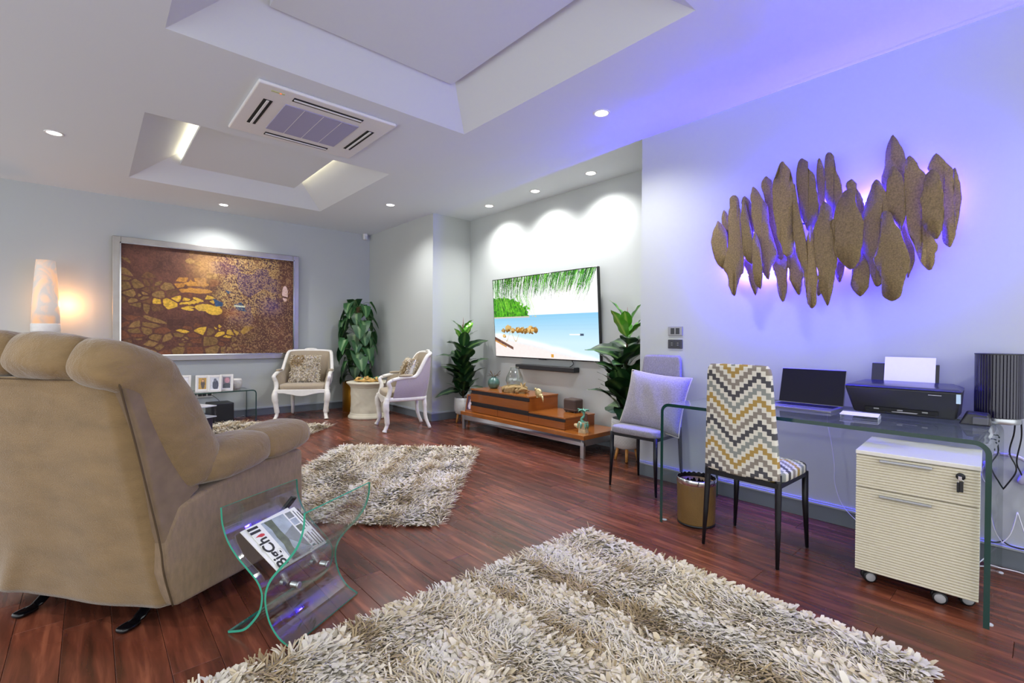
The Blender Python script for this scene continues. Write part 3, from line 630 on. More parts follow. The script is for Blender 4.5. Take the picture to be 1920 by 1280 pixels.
# ------------------------------------------------------------------ upholstered dining chairs
def chevron_mat():
    m = bpy.data.materials.new('zigzag_weave'); m.use_nodes = True; k = N(m); b = m.node_tree.nodes['Principled BSDF']
    uv = k.add('ShaderNodeUVMap'); sx = k.add('ShaderNodeSeparateXYZ'); k.link(uv.outputs[0], sx.inputs[0])
    def op(o, a, bb=None):
        n = k.add('ShaderNodeMath'); n.operation = o
        for i, q in enumerate((a, bb)):
            if q is None: continue
            if isinstance(q, (int, float)): n.inputs[i].default_value = q
            else: k.link(q, n.inputs[i])
        return n.outputs[0]
    cw = .0212
    col = op('FLOOR', op('DIVIDE', op('ADD', sx.outputs[0], 5.085), cw))
    tri = op('PINGPONG', col, 6.)
    row = op('MULTIPLY', tri, 0.0205)
    fr = op('FRACT', op('DIVIDE', op('ADD', op('SUBTRACT', sx.outputs[1], row), 5.045), .245))
    cr = k.add('ShaderNodeValToRGB'); cr.color_ramp.interpolation = 'CONSTANT'
    cols = ['#4c4b50', '#dcd8cb', '#8c8379', '#dcd8cb', '#ab8d4e', '#dcd8cb', '#8c908b', '#dcd8cb']
    pos = [0, .135, .25, .385, .5, .635, .75, .885]
    e = cr.color_ramp.elements
    e[0].position = 0; e[0].color = S(cols[0])+(1,); e[1].position = pos[1]; e[1].color = S(cols[1])+(1,)
    for p, c in list(zip(pos, cols))[2:]:
        q = e.new(p); q.color = S(c)+(1,)
    k.link(fr, cr.inputs[0]); k.link(cr.outputs[0], b.inputs['Base Color']); b.inputs['Roughness'].default_value = .9
    w = k.add('ShaderNodeTexWave'); w.inputs['Scale'].default_value = 160; k.link(uv.outputs[0], w.inputs['Vector'])
    w.bands_direction = 'Y'
    bp = k.add('ShaderNodeBump'); bp.inputs['Strength'].default_value = .3; bp.inputs['Distance'].default_value = .001; k.link(w.outputs['Fac'], bp.inputs['Height']); k.link(bp.outputs[0], b.inputs['Normal'])
    return m
M['chevron'] = chevron_mat()
M['greyfab'] = bmat('grey_woven_fabric', S('#8d8a92'), .9, noise=(160, .22, 2), bump=(300, .35), stretch=(1, 1, .4), sheen=.2)
def add_uv(o, fn):
    me = o.data; uv = me.uv_layers.new(name='UVMap')
    for l in me.loops: uv.data[l.index].uv = fn(me.vertices[l.vertex_index].co)
def dining_chair(label, loc, rz, fab):
    t = thing('dining_chair', label, 'chair', loc, rz, None)
    def bk(u, v):                        # closed section, u around, v up
        z = .445+.58*v; w = (.197-.034*v)*(1 if v < .93 else 1-.10*((v-.93)/.07)**2); th = .021 if v < .97 else .017
        a = 2*PI*u; c, s = math.cos(a), math.sin(a)
        y = w*math.copysign(abs(c)**.22, c); xx = th*math.copysign(abs(s)**.35, s)
        return (-.195-.05*v+.012*(y/w)**2+xx-.018*math.sin(PI*v)*0, y, z-.012*(1-(y/w)**2)*(1-v)+ (.004 if v > .9 else 0)*(1-(y/w)**2))
    mb = MB(); mb.grid(bk, 40, 28, closeu=True); n = 40
    mb.f += [tuple(range(n))[::-1], tuple(27*n+i for i in range(n))]; mb.mi += [0, 0]
    o = mb.obj('backrest', fab, t, smooth=True); add_uv(o, lambda c: (c.y, c.z))
    def cush(p):
        p.z += .010*(1-(p.x/.2)**2)*(1-(p.y/.2)**2); return p
    o = MB().blob((.012, 0, .452), (.203, .207, .03), .3, 40, 14, fn=cush).obj('seat', fab, t, smooth=True); add_uv(o, lambda c: (c.y, c.x))
    fr = MB()
    for s_ in (-1, 1): fr.box(-.19, .195, s_*.188-.011, s_*.188+.011, .405, .43)
    for x in (-.19, .185): fr.box(x-.011, x+.011, -.188, .188, .405, .43)
    fr.obj('seat_frame', M['blackmetal'], t)
    for s_ in (-1, 1):
        MB().tube([(.188, s_*.188, .43), (.19, s_*.19, .25), (.195, s_*.2, .004)], [.0165, .0155, .0085], 10).obj('leg', M['blackmetal'], t, smooth=True)
        MB().tube([(-.178, s_*.183, .47), (-.18, s_*.185, .43), (-.192, s_*.19, .2), (-.208, s_*.195, .004)], [.0165, .0165, .0135, .0085], 10).obj('leg', M['blackmetal'], t, smooth=True)
    return t
dining_chair('chair with zigzag patterned fabric and black tapered legs, drawn up to the glass desk', (2.80, 1.085, 0), math.radians(-1), M['chevron'])
dining_chair('plain grey fabric chair against the wall with a cushion on its seat', (3.27, 2.09, 0), PI+.03, M['greyfab'])

def pillow_mb(w, h, t, n=26, ear=.07):
    mb = MB()
    for sg in (1, -1):
        def f(u, v):
            a, b = 2*u-1, 2*v-1
            x = a*w/2*(1-ear*(1-b*b)); y = b*h/2*(1-ear*(1-a*a))
            z = sg*t/2*max(0, (1-a**4)*(1-b**4))**.55
            z += sg*.004*math.sin(9*a+4*b)*(1-a*a)*(1-b*b)
            return (x, y, z)
        mb.grid(f, n, n)
    return mb
def pillow_edge(w, h, ear=.07):
    P = []
    for k in range(4):
        for i in range(14):
            a = -1+2*i/14
            q = {0: (a, -1), 1: (1, a), 2: (-a, 1), 3: (-1, -a)}[k]
            P.append((q[0]*w/2*(1-ear*(1-q[1]**2)), q[1]*h/2*(1-ear*(1-q[0]**2)), 0))
    return P+[P[0]]
t = thing('cushion', 'grey woven cushion with pale piping on the plain grey chair', 'cushion', (3.265, 2.02, .672))
M['pipe'] = bmat('pale_piping', S('#c9c3b4'), .8)
PM = Matrix.Rotation(math.radians(4), 4, 'X') @ Matrix.Rotation(math.radians(17), 4, 'Y') @ Matrix(((0, 0, -1, 0), (-1, 0, 0, 0), (0, 1, 0, 0), (0, 0, 0, 1)))
p = pillow_mb(.52, .45, .15); p.v = [tuple(PM @ Vector(v)) for v in p.v]; p.obj('cover', bmat('cushion_weave', S('#96929b'), .9, noise=(140, .25, 2), bump=(260, .4), sheen=.2), t, smooth=True)
MB().tube([PM @ Vector(v) for v in pillow_edge(.52, .45)], .005, 6).obj('piping', M['pipe'], t, smooth=True)

# ------------------------------------------------------------------ waste bin
t = thing('waste_bin', 'round tan leather waste bin with chrome rim and black liner under the desk', 'bin', (2.872, 1.47, 0))
M['tan'] = bmat('tan_leather', S('#75592f'), .45, noise=(9, .14), bump=(120, .25), coat=.1)
MB().lathe([(0, 0), (.113, 0), (.113, .012), (.110, .014), (.110, .02)], 40).obj('foot_ring', M['black'], t, smooth=True)
MB().lathe([(.111, .012), (.112, .02), (.1165, .25), (.1165, .262), (.108, .262), (.106, .02)], 40).obj('body', M['tan'], t, smooth=True)
MB().lathe([(.1165, .255), (.1185, .257), (.1185, .285), (.116, .29), (.113, .288), (.112, .25), (.1165, .255)], 40, closed=True).obj('rim', M['chrome'], t, smooth=True)
def bag(u, v):
    a = 2*PI*u; r = (.1115-.014*v)*(1+.02*math.sin(17*a)*v+.02*math.sin(29*a+1)*v); return (r*math.cos(a), r*math.sin(a), .289-.16*v+.004*math.sin(23*a))
MB().grid(bag, 90, 6, closeu=True).obj('liner', bmat('bin_liner', S('#0c0c14'), .25), t, smooth=True)
MB().lathe([(0, .13), (.1, .13), (.1, .134), (0, .134)], 24).obj('liner_bottom', M['dark'], t)

# ------------------------------------------------------------------ shaggy rugs
M['shag'] = bmat('shag_strips', S('#cfc4ae'), .9, attr='Col', sheen=.15)
M['rugback'] = bmat('rug_backing', S('#8f8470'), .95)
def nfield(seed, n=6, f=(2, 9)):
    r = np.random.RandomState(seed); fx = r.uniform(-1, 1, n)*r.uniform(*f, n); fy = r.uniform(-1, 1, n)*r.uniform(*f, n); ph = r.uniform(0, 6.3, n)
    return lambda x, y: sum(np.sin(fx[i]*x+fy[i]*y+ph[i]) for i in range(n))/math.sqrt(n)
def strands(px, py, base, ang, ln, wd, lean, colr, rnd, lev=4, lift=.5):
    """flat felt strips: points px,py; heading ang; length ln; width wd; lean 0 upright .. 1 flat"""
    n = len(px); V = np.zeros((n, lev, 2, 3), 'f'); dx, dy = np.cos(ang), np.sin(ang); tw = rnd.uniform(-.9, .9, n)
    sxx, syy = -np.sin(ang+tw), np.cos(ang+tw)
    x = np.array(px, 'f'); y = np.array(py, 'f'); z = np.full(n, base, 'f')
    th0 = (1-lean)*1.45+.12; curl = rnd.uniform(.5, 1.5, n)
    for i in range(lev):
        w = wd*(.8, 1., 1., .62)[min(3, int(round(i*3/(lev-1))))]*.5
        V[:, i, 0] = np.stack([x-sxx*w, y-syy*w, z], -1); V[:, i, 1] = np.stack([x+sxx*w, y+syy*w, z], -1)
        th = th0-curl*(i/(lev-1))*th0*1.05; st = ln/(lev-1)
        x = x+dx*np.cos(th)*st; y = y+dy*np.cos(th)*st; z = np.maximum(z+np.sin(th)*st, base*.5+.003)
    F = []
    b = np.arange(n)*lev*2
    for i in range(lev-1): F.append(np.stack([b+2*i, b+2*i+1, b+2*i+3, b+2*i+2], -1))
    C = np.repeat(colr, lev*2, 0); C.shape = (n, lev, 2, 3)
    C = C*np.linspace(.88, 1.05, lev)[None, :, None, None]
    return V.reshape(-1, 3), np.concatenate(F), C.reshape(-1, 3)
CREAM = np.array(S('#d0c6b3')); WARM = np.array(S('#c2b395')); TAN = np.array(S('#a38f6c')); DTAN = np.array(S('#857252')); GREY = np.array(S('#cbc4b6'))
def rug(label, cx, cy, rz, lx, ly, sp, seed, big, hgt=.05, stripes=(0, 1)):
    t = thing('shag_rug', label, 'rug', (cx, cy, 0), rz)
    MB().box(-lx/2+.015, lx/2-.015, -ly/2+.015, ly/2-.015, .0, .008).obj('backing', M['rugback'], t)
    r = np.random.RandomState(seed); nx, ny = int(lx/sp), int(ly/sp)
    X, Y = np.meshgrid(np.linspace(-lx/2+.01, lx/2-.01, nx), np.linspace(-ly/2+.01, ly/2-.01, ny)); X = X.ravel(); Y = Y.ravel(); n = len(X)
    X = X+r.uniform(-.6, .6, n)*sp; Y = Y+r.uniform(-.6, .6, n)*sp
    X = np.clip(X, -lx/2, lx/2); Y = np.clip(Y, -ly/2, ly/2)
    f1, f2 = nfield(seed+1, 7, (4, 26)), nfield(seed+2, 7, (4, 26)); f3 = nfield(seed+3, 6, (2, 8)); f4 = nfield(seed+4, 9, (14, 34))
    ang = np.arctan2(f1(X, Y), f2(X, Y))+r.normal(0, 1.0, n)
    ex = np.clip((np.abs(X)-(lx/2-.05))/.05, 0, 1)*np.sign(X); ey = np.clip((np.abs(Y)-(ly/2-.05))/.05, 0, 1)*np.sign(Y)
    e = np.maximum(abs(ex), abs(ey)); ang = np.where((e > .2) & (r.rand(n) < .8), np.arctan2(ey+r.normal(0, .35, n), ex+r.normal(0, .35, n)), ang)
    s = X*stripes[0]+Y*stripes[1]
    band = np.sin(2*PI*s/.30+.42*f3(X, Y))*1.15+.62*f4(X, Y)+.18*r.normal(0, 1, n)
    tan = band > 1.0; dt = band > 1.75; gr = (band < -1.0)
    C = np.where(tan[:, None], TAN, np.where(gr[:, None], GREY, np.where((r.rand(n) < .35)[:, None], WARM, CREAM)))
    C = np.where(dt[:, None], DTAN, C)*r.uniform(.82, 1.08, n)[:, None]
    broad = (np.sin(2*PI*s/.30+2.2) > .2) & ~tan
    wd = np.where(broad, r.uniform(.7, 1.5, n), r.uniform(.28, .5, n))*big; ln = np.where(broad, r.uniform(.8, 1.2, n), r.uniform(.95, 1.45, n))*hgt
    lean = np.clip(r.normal(.76, .16, n), .2, .98)
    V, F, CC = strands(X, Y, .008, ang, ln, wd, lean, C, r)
    o = meshobj('pile', npmesh('pile', V, F, M['shag'], CC), t); o['kind'] = 'stuff'
    return t
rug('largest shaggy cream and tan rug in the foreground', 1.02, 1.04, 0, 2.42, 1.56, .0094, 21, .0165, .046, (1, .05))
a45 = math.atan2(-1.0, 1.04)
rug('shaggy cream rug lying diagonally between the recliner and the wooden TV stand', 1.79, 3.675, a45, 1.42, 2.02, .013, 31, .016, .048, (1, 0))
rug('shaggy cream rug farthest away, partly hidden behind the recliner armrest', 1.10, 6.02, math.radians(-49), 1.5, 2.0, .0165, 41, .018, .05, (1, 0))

# ------------------------------------------------------------------ glass magazine rack, magazines
RA = math.radians(30.5)
t = thing('magazine_rack', 'bent clear glass magazine rack with green edges beside the recliner', 'magazine rack', (.402, 2.107, 0), RA)
def sheet(prof, nm, L=.40, th=.009):
    pts = bez([(w, z, 0) for w, z in prof], 5); k = len(pts); A, B = [], []
    for i, p in enumerate(pts):
        tt = (pts[min(i+1, k-1)]-pts[max(i-1, 0)]).normalized(); nn = Vector((-tt.y, tt.x, 0))
        A.append(p+nn*th/2); B.append(p-nn*th/2)
    mb = MB()
    for a in range(k-1):
        for P_ in (A, B):
            mb._add([(x, -P_[a+d].x, P_[a+d].y) for x, d in ((0, 0), (0, 1), (L, 1), (L, 0))], [(0, 1, 2, 3)], 0)
        for x in (0, L):
            mb._add([(x, -A[a].x, A[a].y), (x, -A[a+1].x, A[a+1].y), (x, -B[a+1].x, B[a+1].y), (x, -B[a].x, B[a].y)], [(0, 1, 2, 3)], 1)
    for a in (0, k-1):
        mb._add([(0, -A[a].x, A[a].y), (L, -A[a].x, A[a].y), (L, -B[a].x, B[a].y), (0, -B[a].x, B[a].y)], [(0, 1, 2, 3)], 1)
    return mb.obj(nm, [M['rackglass'], M['edge2']], t)
sheet([(-.038, .486), (-.03, .42), (-.003, .359), (.043, .307), (.095, .266), (.139, .23), (.162, .194), (.166, .16), (.154, .112), (.118, .065), (.074, .028), (-.001, .0055)], 'glass_sheet')
sheet([(.362, .512), (.357, .455), (.334, .392), (.293, .336), (.245, .286), (.206, .24), (.186, .197), (.182, .155), (.193, .106), (.214, .065), (.252, .028), (.302, .0055)], 'glass_sheet')
for x, z in ((.125, .165), (.295, .172)):
    b_ = MB().lathe([(0, 0), (.012, 0), (.012, .03), (0, .03)], 20, M=Matrix.Translation((x, -.19, z)) @ Matrix.Rotation(PI/2, 4, 'X')).obj('standoff', M['chrome'], t, smooth=False, bevel=.001)
    MB().lathe([(0, 0), (.013, 0), (.0135, .004), (.012, .007), (0, .007)], 20, M=Matrix.Translation((x, -.222, z)) @ Matrix.Rotation(PI/2, 4, 'X')).obj('bolt_head', M['steel'], b_, smooth=False, bevel=.001)
    MB().tube([(x, -.155, z), (x, -.14, z)], .012, 14).obj('bolt_nut', M['steel'], t)
ml = bmat('print_black', S('#17171b'), .6); mred = bmat('print_red', S('#c23336'), .6)
mw = bmat('magazine_paper', S('#e2e2e0'), .35, coat=.2)
def magazine(label, off, xo, rot, cover):
    g = thing('magazine', label, 'magazine', (0, 0, 0))
    bw, bz, tw, tz = .188, .243, -.002, .388
    sl = Vector((0, -(tw-bw), tz-bz)).normalized(); nn = Vector((0, -sl.z, sl.y)).normalized()
    # local axes: a = reading direction (up the slope), b = page up (toward the near end), c = face normal
    Rm = Matrix((sl, (-1, 0, 0), nn)).transposed()
    w4 = Matrix.Translation((.402, 2.107, 0)) @ Matrix.Rotation(RA, 4, 'Z')
    loc = Vector((.035+xo, -bw, bz))+nn*off
    Mw = w4 @ Matrix.Translation(loc) @ Rm.to_4x4() @ Matrix.Rotation(rot, 4, 'Z')
    g.matrix_world = Mw
    # in magazine space: x 0..0.225 across, y 0..-0.285 down the page
    MB().box(0, .225, -.26, 0, -.004, 0).obj('pages', mw, g)
    for i in range(3): MB().box(.0004, .2254, -.2603+.0002*i, -.0002, -.0036+.0012*i, -.0033+.0012*i).obj('page_edge', M['paper'], g)
    if cover:
        a = text('BigCh', 'title_lettering', ml, g, (.006, -.024, .0006), (0, 0, 0), .068, 'LEFT', bold=.0014)
        wa = max(v.co.x for v in a.data.vertices); k_ = .150/wa; a.scale = (k_, 1, 1)
        b = text('ll', 'title_lettering', ml, g, (.183, -.024, .0006), (0, 0, 0), .068, 'LEFT', bold=.0014); b.scale = (.034/max(v.co.x for v in b.data.vertices), 1, 1)
        MB().prism([(.163, -.046), (.171, -.048), (.177, -.036), (.175, -.022), (.169, -.004), (.167, -.018), (.161, -.030)], .0003, .0008).obj('flame_mark', mred, g)
        ph = bmat('cover_photo', S('#8f9ba6'), .4, noise=(14, .5, 6), coat=.2); tr = bmat('cover_trees', S('#3d4a34'), .4, noise=(40, .6, 5)); rd = bmat('cover_road', S('#6d7478'), .4, noise=(20, .3, 4)); wh = bmat('cover_white', S('#f2f2f2'), .4)
        MB().box(.008, .217, -.185, -.066, .0002, .0005).obj('cover_photo', ph, g)
        MB().prism([(.01, -.07), (.05, -.075), (.09, -.085), (.13, -.082), (.17, -.088), (.215, -.08), (.215, -.12), (.15, -.118), (.1, -.122), (.06, -.11), (.01, -.112)], .0004, .0008).obj('cover_trees', tr, g)
        MB().prism([(.02, -.183), (.1, -.122), (.125, -.120), (.15, -.183)], .0004, .0008).obj('cover_road', rd, g)
        text('& Smith', 'headline', ml, g, (.05, -.2, .0006), (0, 0, 0), .022)
        for i, c in enumerate((tr, ph, rd)): MB().box(.105+i*.038, .138+i*.038, -.225, -.193, .0002, .0006).obj('small_photo', c, g)
        for i in range(4): MB().box(.012, .09-.012*(i % 2), -.222-.014*i, -.218-.014*i, .0002, .0005).obj('text_line', ml, g)
        for i in range(3): MB().box(.11, .21-.012*(i % 2), -.240-.014*i, -.236-.014*i, .0002, .0005).obj('text_line', ml, g)
    return g
magazine('magazine titled BigChill with a road photo, uppermost in the glass rack', .006, .035, 0, True)
magazine('plain white edged magazine under the BigChill one in the glass rack', .0005, .022, .05, False)
g = thing('remote_control', 'dark remote control standing in the far end of the glass rack', 'remote', (.402+.31*.862-.02, 2.107+.31*.507+.03, .36), RA)
MB().box(-.018, .018, -.008, .008, -.075, .085, M=Matrix.Rotation(.55, 4, 'X') @ Matrix.Rotation(.35, 4, 'Y')).obj('casing', M['black'], g, bevel=.005, seg=3)
MB().box(-.012, .012, -.0095, -.007, -.03, .07, M=Matrix.Rotation(.55, 4, 'X') @ Matrix.Rotation(.35, 4, 'Y')).obj('button_pad', M['plate2'], g, bevel=.001)

# ------------------------------------------------------------------ recliner
def recliner():
    t = thing('recliner', 'large brown plush recliner seen from behind, at the left of the room', 'armchair', (.246, 2.233, 0), math.radians(38)-PI/2)
    # local: +y forward, +x to the sitter's right, right flank at x = 0
    Wd = 1.08
    fab = bmat('brown_plush', S('#826a47'), .85, noise=(11, .17, 10), bump=(210, .8, .0035), sheen=.4, stretch=(.7, .7, 1.6), folds=(3, .25, .03))
    fabp = bmat('brown_plush_pillow', S('#826a47'), .85, noise=(11, .17, 10), bump=(210, .8, .0035), sheen=.4, stretch=(.7, .7, 1.6), folds=(12, .4, .022))
    fab2 = bmat('brown_plush_flank', S('#857058'), .9, noise=(60, .16, 4), bump=(260, .6, .003), sheen=.25, stretch=(1, 1, .35))
    fab3 = bmat('brown_suede_gusset', S('#77634d'), .9, noise=(14, .2, 5), sheen=.3)
    seam = bmat('seam_thread', S('#4b3a24'), .9)
    def flare(mb):
        for i, (x, y, z) in enumerate(mb.v):
            if y > 0: mb.v[i] = (-Wd/2+(x+Wd/2)*(1+.20*y), y, z)
        return mb
    side = [(.012, .1), (.69, .085), (.705, .30), (.70, .565), (.60, .575), (.43, .565), (.16, .525), (.02, .49), (-.045, .37), (-.035, .25), (-.01, .16)]
    for x0, x1 in ((-.18, -.004), (-Wd+.004, -Wd+.18)):
        flare(MB().prism(side, x0, x1, 'x')).obj('arm_panel', fab2, t, bevel=.018, seg=4)
    for cx_ in (-.082, -Wd+.082):
        for yc, ry, zc, rz_, tilt in ((.30, .215, .612, .095, .10), (.585, .185, .632, .085, .13)):
            def fn(p, ry=ry):
                p.x *= 1-.12*max(0, p.y/ry)**2
                p.z += .005*math.sin(p.x*60+p.y*20)*max(0, -p.y/ry)
                if p.z < 0: p.z *= .75
                return p
            flare(MB().blob((cx_, yc, zc), (.128, ry, rz_), .7, 36, 22, M=Matrix.Rotation(tilt, 4, 'X'), fn=fn)).obj('arm_pad', fabp, t, smooth=True)
    def bk(u, v):
        x = -.03-(Wd-.06)*u; e = abs(2*u-1)
        y = -.21*v**.95-.03*math.sin(PI*u)*(1-v)**2
        z = .10+.905*v+(.045*u-.012*math.sin(PI*u))*(1-v)**3
        y -= .03*math.exp(-((u-.60-.45*(.25-v))/.05)**2)*max(0, 1-v/.28)
        y += .005*math.sin(u*17+v*3)*(1-v)
        y += .05*max(0, e-.92)/.08
        return (x, y, z)
    MB().grid(bk, 80, 50).obj('outer_back', fab, t, smooth=True, solid=.018)
    MB().prism([(.04, .3), (.2, .42), (.17, .55), (-.04, 1.06), (-.16, 1.02), (-.06, .5)], -Wd+.05, -.05, 'x').obj('back_core', fab, t, bevel=.02)
    MB().tube(bez([(-.06, -.226, 1.005), (-.25, -.226, 1.0), (-.55, -.228, 1.0), (-.8, -.226, 1.0), (-Wd+.05, -.22, 1.005)], 6), .0022, 6).obj('seam', seam, t, smooth=True)
    ends = {}
    cuts = [-.02, -.20, -.50, -.80, -Wd-.02]
    for i in range(4):
        a, b = cuts[i], cuts[i+1]; c = (a+b)/2; hw = abs(a-b)/2+.035
        def fn(p, hw=hw, i=i):
            q = p.copy(); f = abs(p.x/hw)
            q.z += .008*math.sin(p.x*48+i*2)*f*f+.007*math.sin(p.y*75+p.x*30+i)*f**2.5
            q.y *= 1.04-.10*f
            if q.z < 0: q.z *= .92
            return q
        mb = ends.setdefault(i, MB()) if i in (0, 3) else MB()
        mb.blob((c, -.10, 1.046+(-.022, .0, .004, -.01)[i]), (hw, .165, .098), .62, 48, 28, M=Matrix.Rotation(math.radians(-20), 4, 'X') @ Matrix.Rotation(math.radians((9, 3, -3, -9)[i]), 4, 'Y'), fn=fn)
        if i in (1, 2): mb.obj('head_pillow', fabp, t, smooth=True)
    for sx, ox in ((1, 0), (-1, -Wd)):
        path = bez([(ox-sx*.12, -.13, .985), (ox-sx*.092, -.065, .96), (ox-sx*.076, -.002, .87), (ox-sx*.072, .07, .73), (ox-sx*.07, .135, .62), (ox-sx*.075, .165, .56)], 6)
        n = len(path); rs = [.112+.012*math.sin(PI*i/n) for i in range(n)]; rs[-1] = .045; rs[-2] = .075; rs[-3] = .090; rs[0] = .06; rs[1] = .085
        o = ends[0 if sx == 1 else 3].tube(path, rs, 24, sq=(1.08, .9)).obj('back_wing', fabp, t, smooth=True)
        md = o.modifiers.new('fuse', 'REMESH'); md.mode = 'VOXEL'; md.voxel_size = .011; md.use_smooth_shade = True
        md = o.modifiers.new('soften', 'SMOOTH'); md.factor = .5; md.iterations = 14
        gus = [(-.205, 1.0), (-.10, 1.005), (.13, .53), (.085, .505), (.0, .375), (-.035, .335), (-.058, .42), (-.125, .76)]
        MB().prism(gus, min(ox-sx*.008, ox-sx*.12), max(ox-sx*.008, ox-sx*.12), 'x').obj('gusset', fab3, t, bevel=.012, seg=3)
        MB().tube(bez([(ox-sx*.014, -.21, 1.0), (ox-sx*.014, -.148, .77), (ox-sx*.010, -.085, .5), (ox-sx*.008, -.055, .36), (ox-sx*.008, -.04, .25), (ox-sx*.01, .0, .11)], 5), .0035, 6).obj('seam', seam, t, smooth=True)
    MB().blob((-Wd/2, .42, .43), (Wd/2-.17, .32, .11), .5, 32, 16).obj('seat_cushion', fab, t, smooth=True)
    MB().blob((-Wd/2, .12, .74), (Wd/2-.16, .13, .24), .5, 32, 16, M=Matrix.Rotation(math.radians(22), 4, 'X')).obj('lumbar_cushion', fab, t, smooth=True)
    MB().blob((-Wd/2, .75, .26), (Wd/2-.17, .07, .17), .4, 32, 16).obj('leg_rest', fab, t, smooth=True)
    MB().box(-Wd+.16, -.16, .05, .66, .1, .34).obj('seat_box', fab2, t)
    for x in (-.21, -.72):
        y0 = .04
        MB().tube(bez([(x, y0-.045, .012), (x, y0, .022), (x, y0+.05, .06), (x, y0+.11, .095), (x, y0+.22, .11), (x, .5, .1), (x, .62, .03)], 6), [.014]*6+[.017]*31, 10, sq=(.7, 1.5)).obj('rocker_foot', M['gloss'], t, smooth=True)
        MB().blob((x, y0-.045, .011), (.028, .04, .011), .6, 18, 10).obj('floor_pad', M['gloss'], t, smooth=True)
    MB().box(-.78, -.16, .16, .2, .085, .115).obj('cross_bar', M['blackmetal'], t)
    MB().box(-.86, -.2, .10, .6, .098, .13).obj('base_plate', M['black'], t)
    return t
recliner()

# ------------------------------------------------------------------ television with beach picture
def canvas_obj(name, img, y0, y1, z0, z1, mat, parent, x0=0., x1=0., axis='x'):
    """flat print: image rows top to bottom, stored as a colour attribute"""
    h, w, _ = img.shape
    u, v = np.meshgrid(np.linspace(0, 1, w), np.linspace(0, 1, h))
    a = y0+(y1-y0)*u; z = z1+(z0-z1)*v; xx = x1+(x0-x1)*v
    V = np.stack([xx, a, z] if axis == 'x' else [a, xx, z], -1).reshape(-1, 3)
    i = (np.arange(h-1)[:, None]*w+np.arange(w-1)).ravel(); F = np.stack([i, i+w, i+w+1, i+1], -1)
    me = npmesh(name, V, F, mat, img.reshape(-1, 3)); return meshobj(name, me, parent)
def value_noise(h, w, cells, rnd):
    gy, gx = max(2, int(cells*h/w)+2), cells+2
    g = rnd.rand(gy, gx); yy = np.linspace(0, gy-1.001, h); xx = np.linspace(0, gx-1.001, w)
    yi, xi = yy.astype(int), xx.astype(int); fy, fx = (yy-yi)[:, None], (xx-xi)[None]
    fy, fx = fy*fy*(3-2*fy), fx*fx*(3-2*fx)
    return (g[yi][:, xi]*(1-fx)+g[yi][:, xi+1]*fx)*(1-fy)+(g[yi+1][:, xi]*(1-fx)+g[yi+1][:, xi+1]*fx)*fy
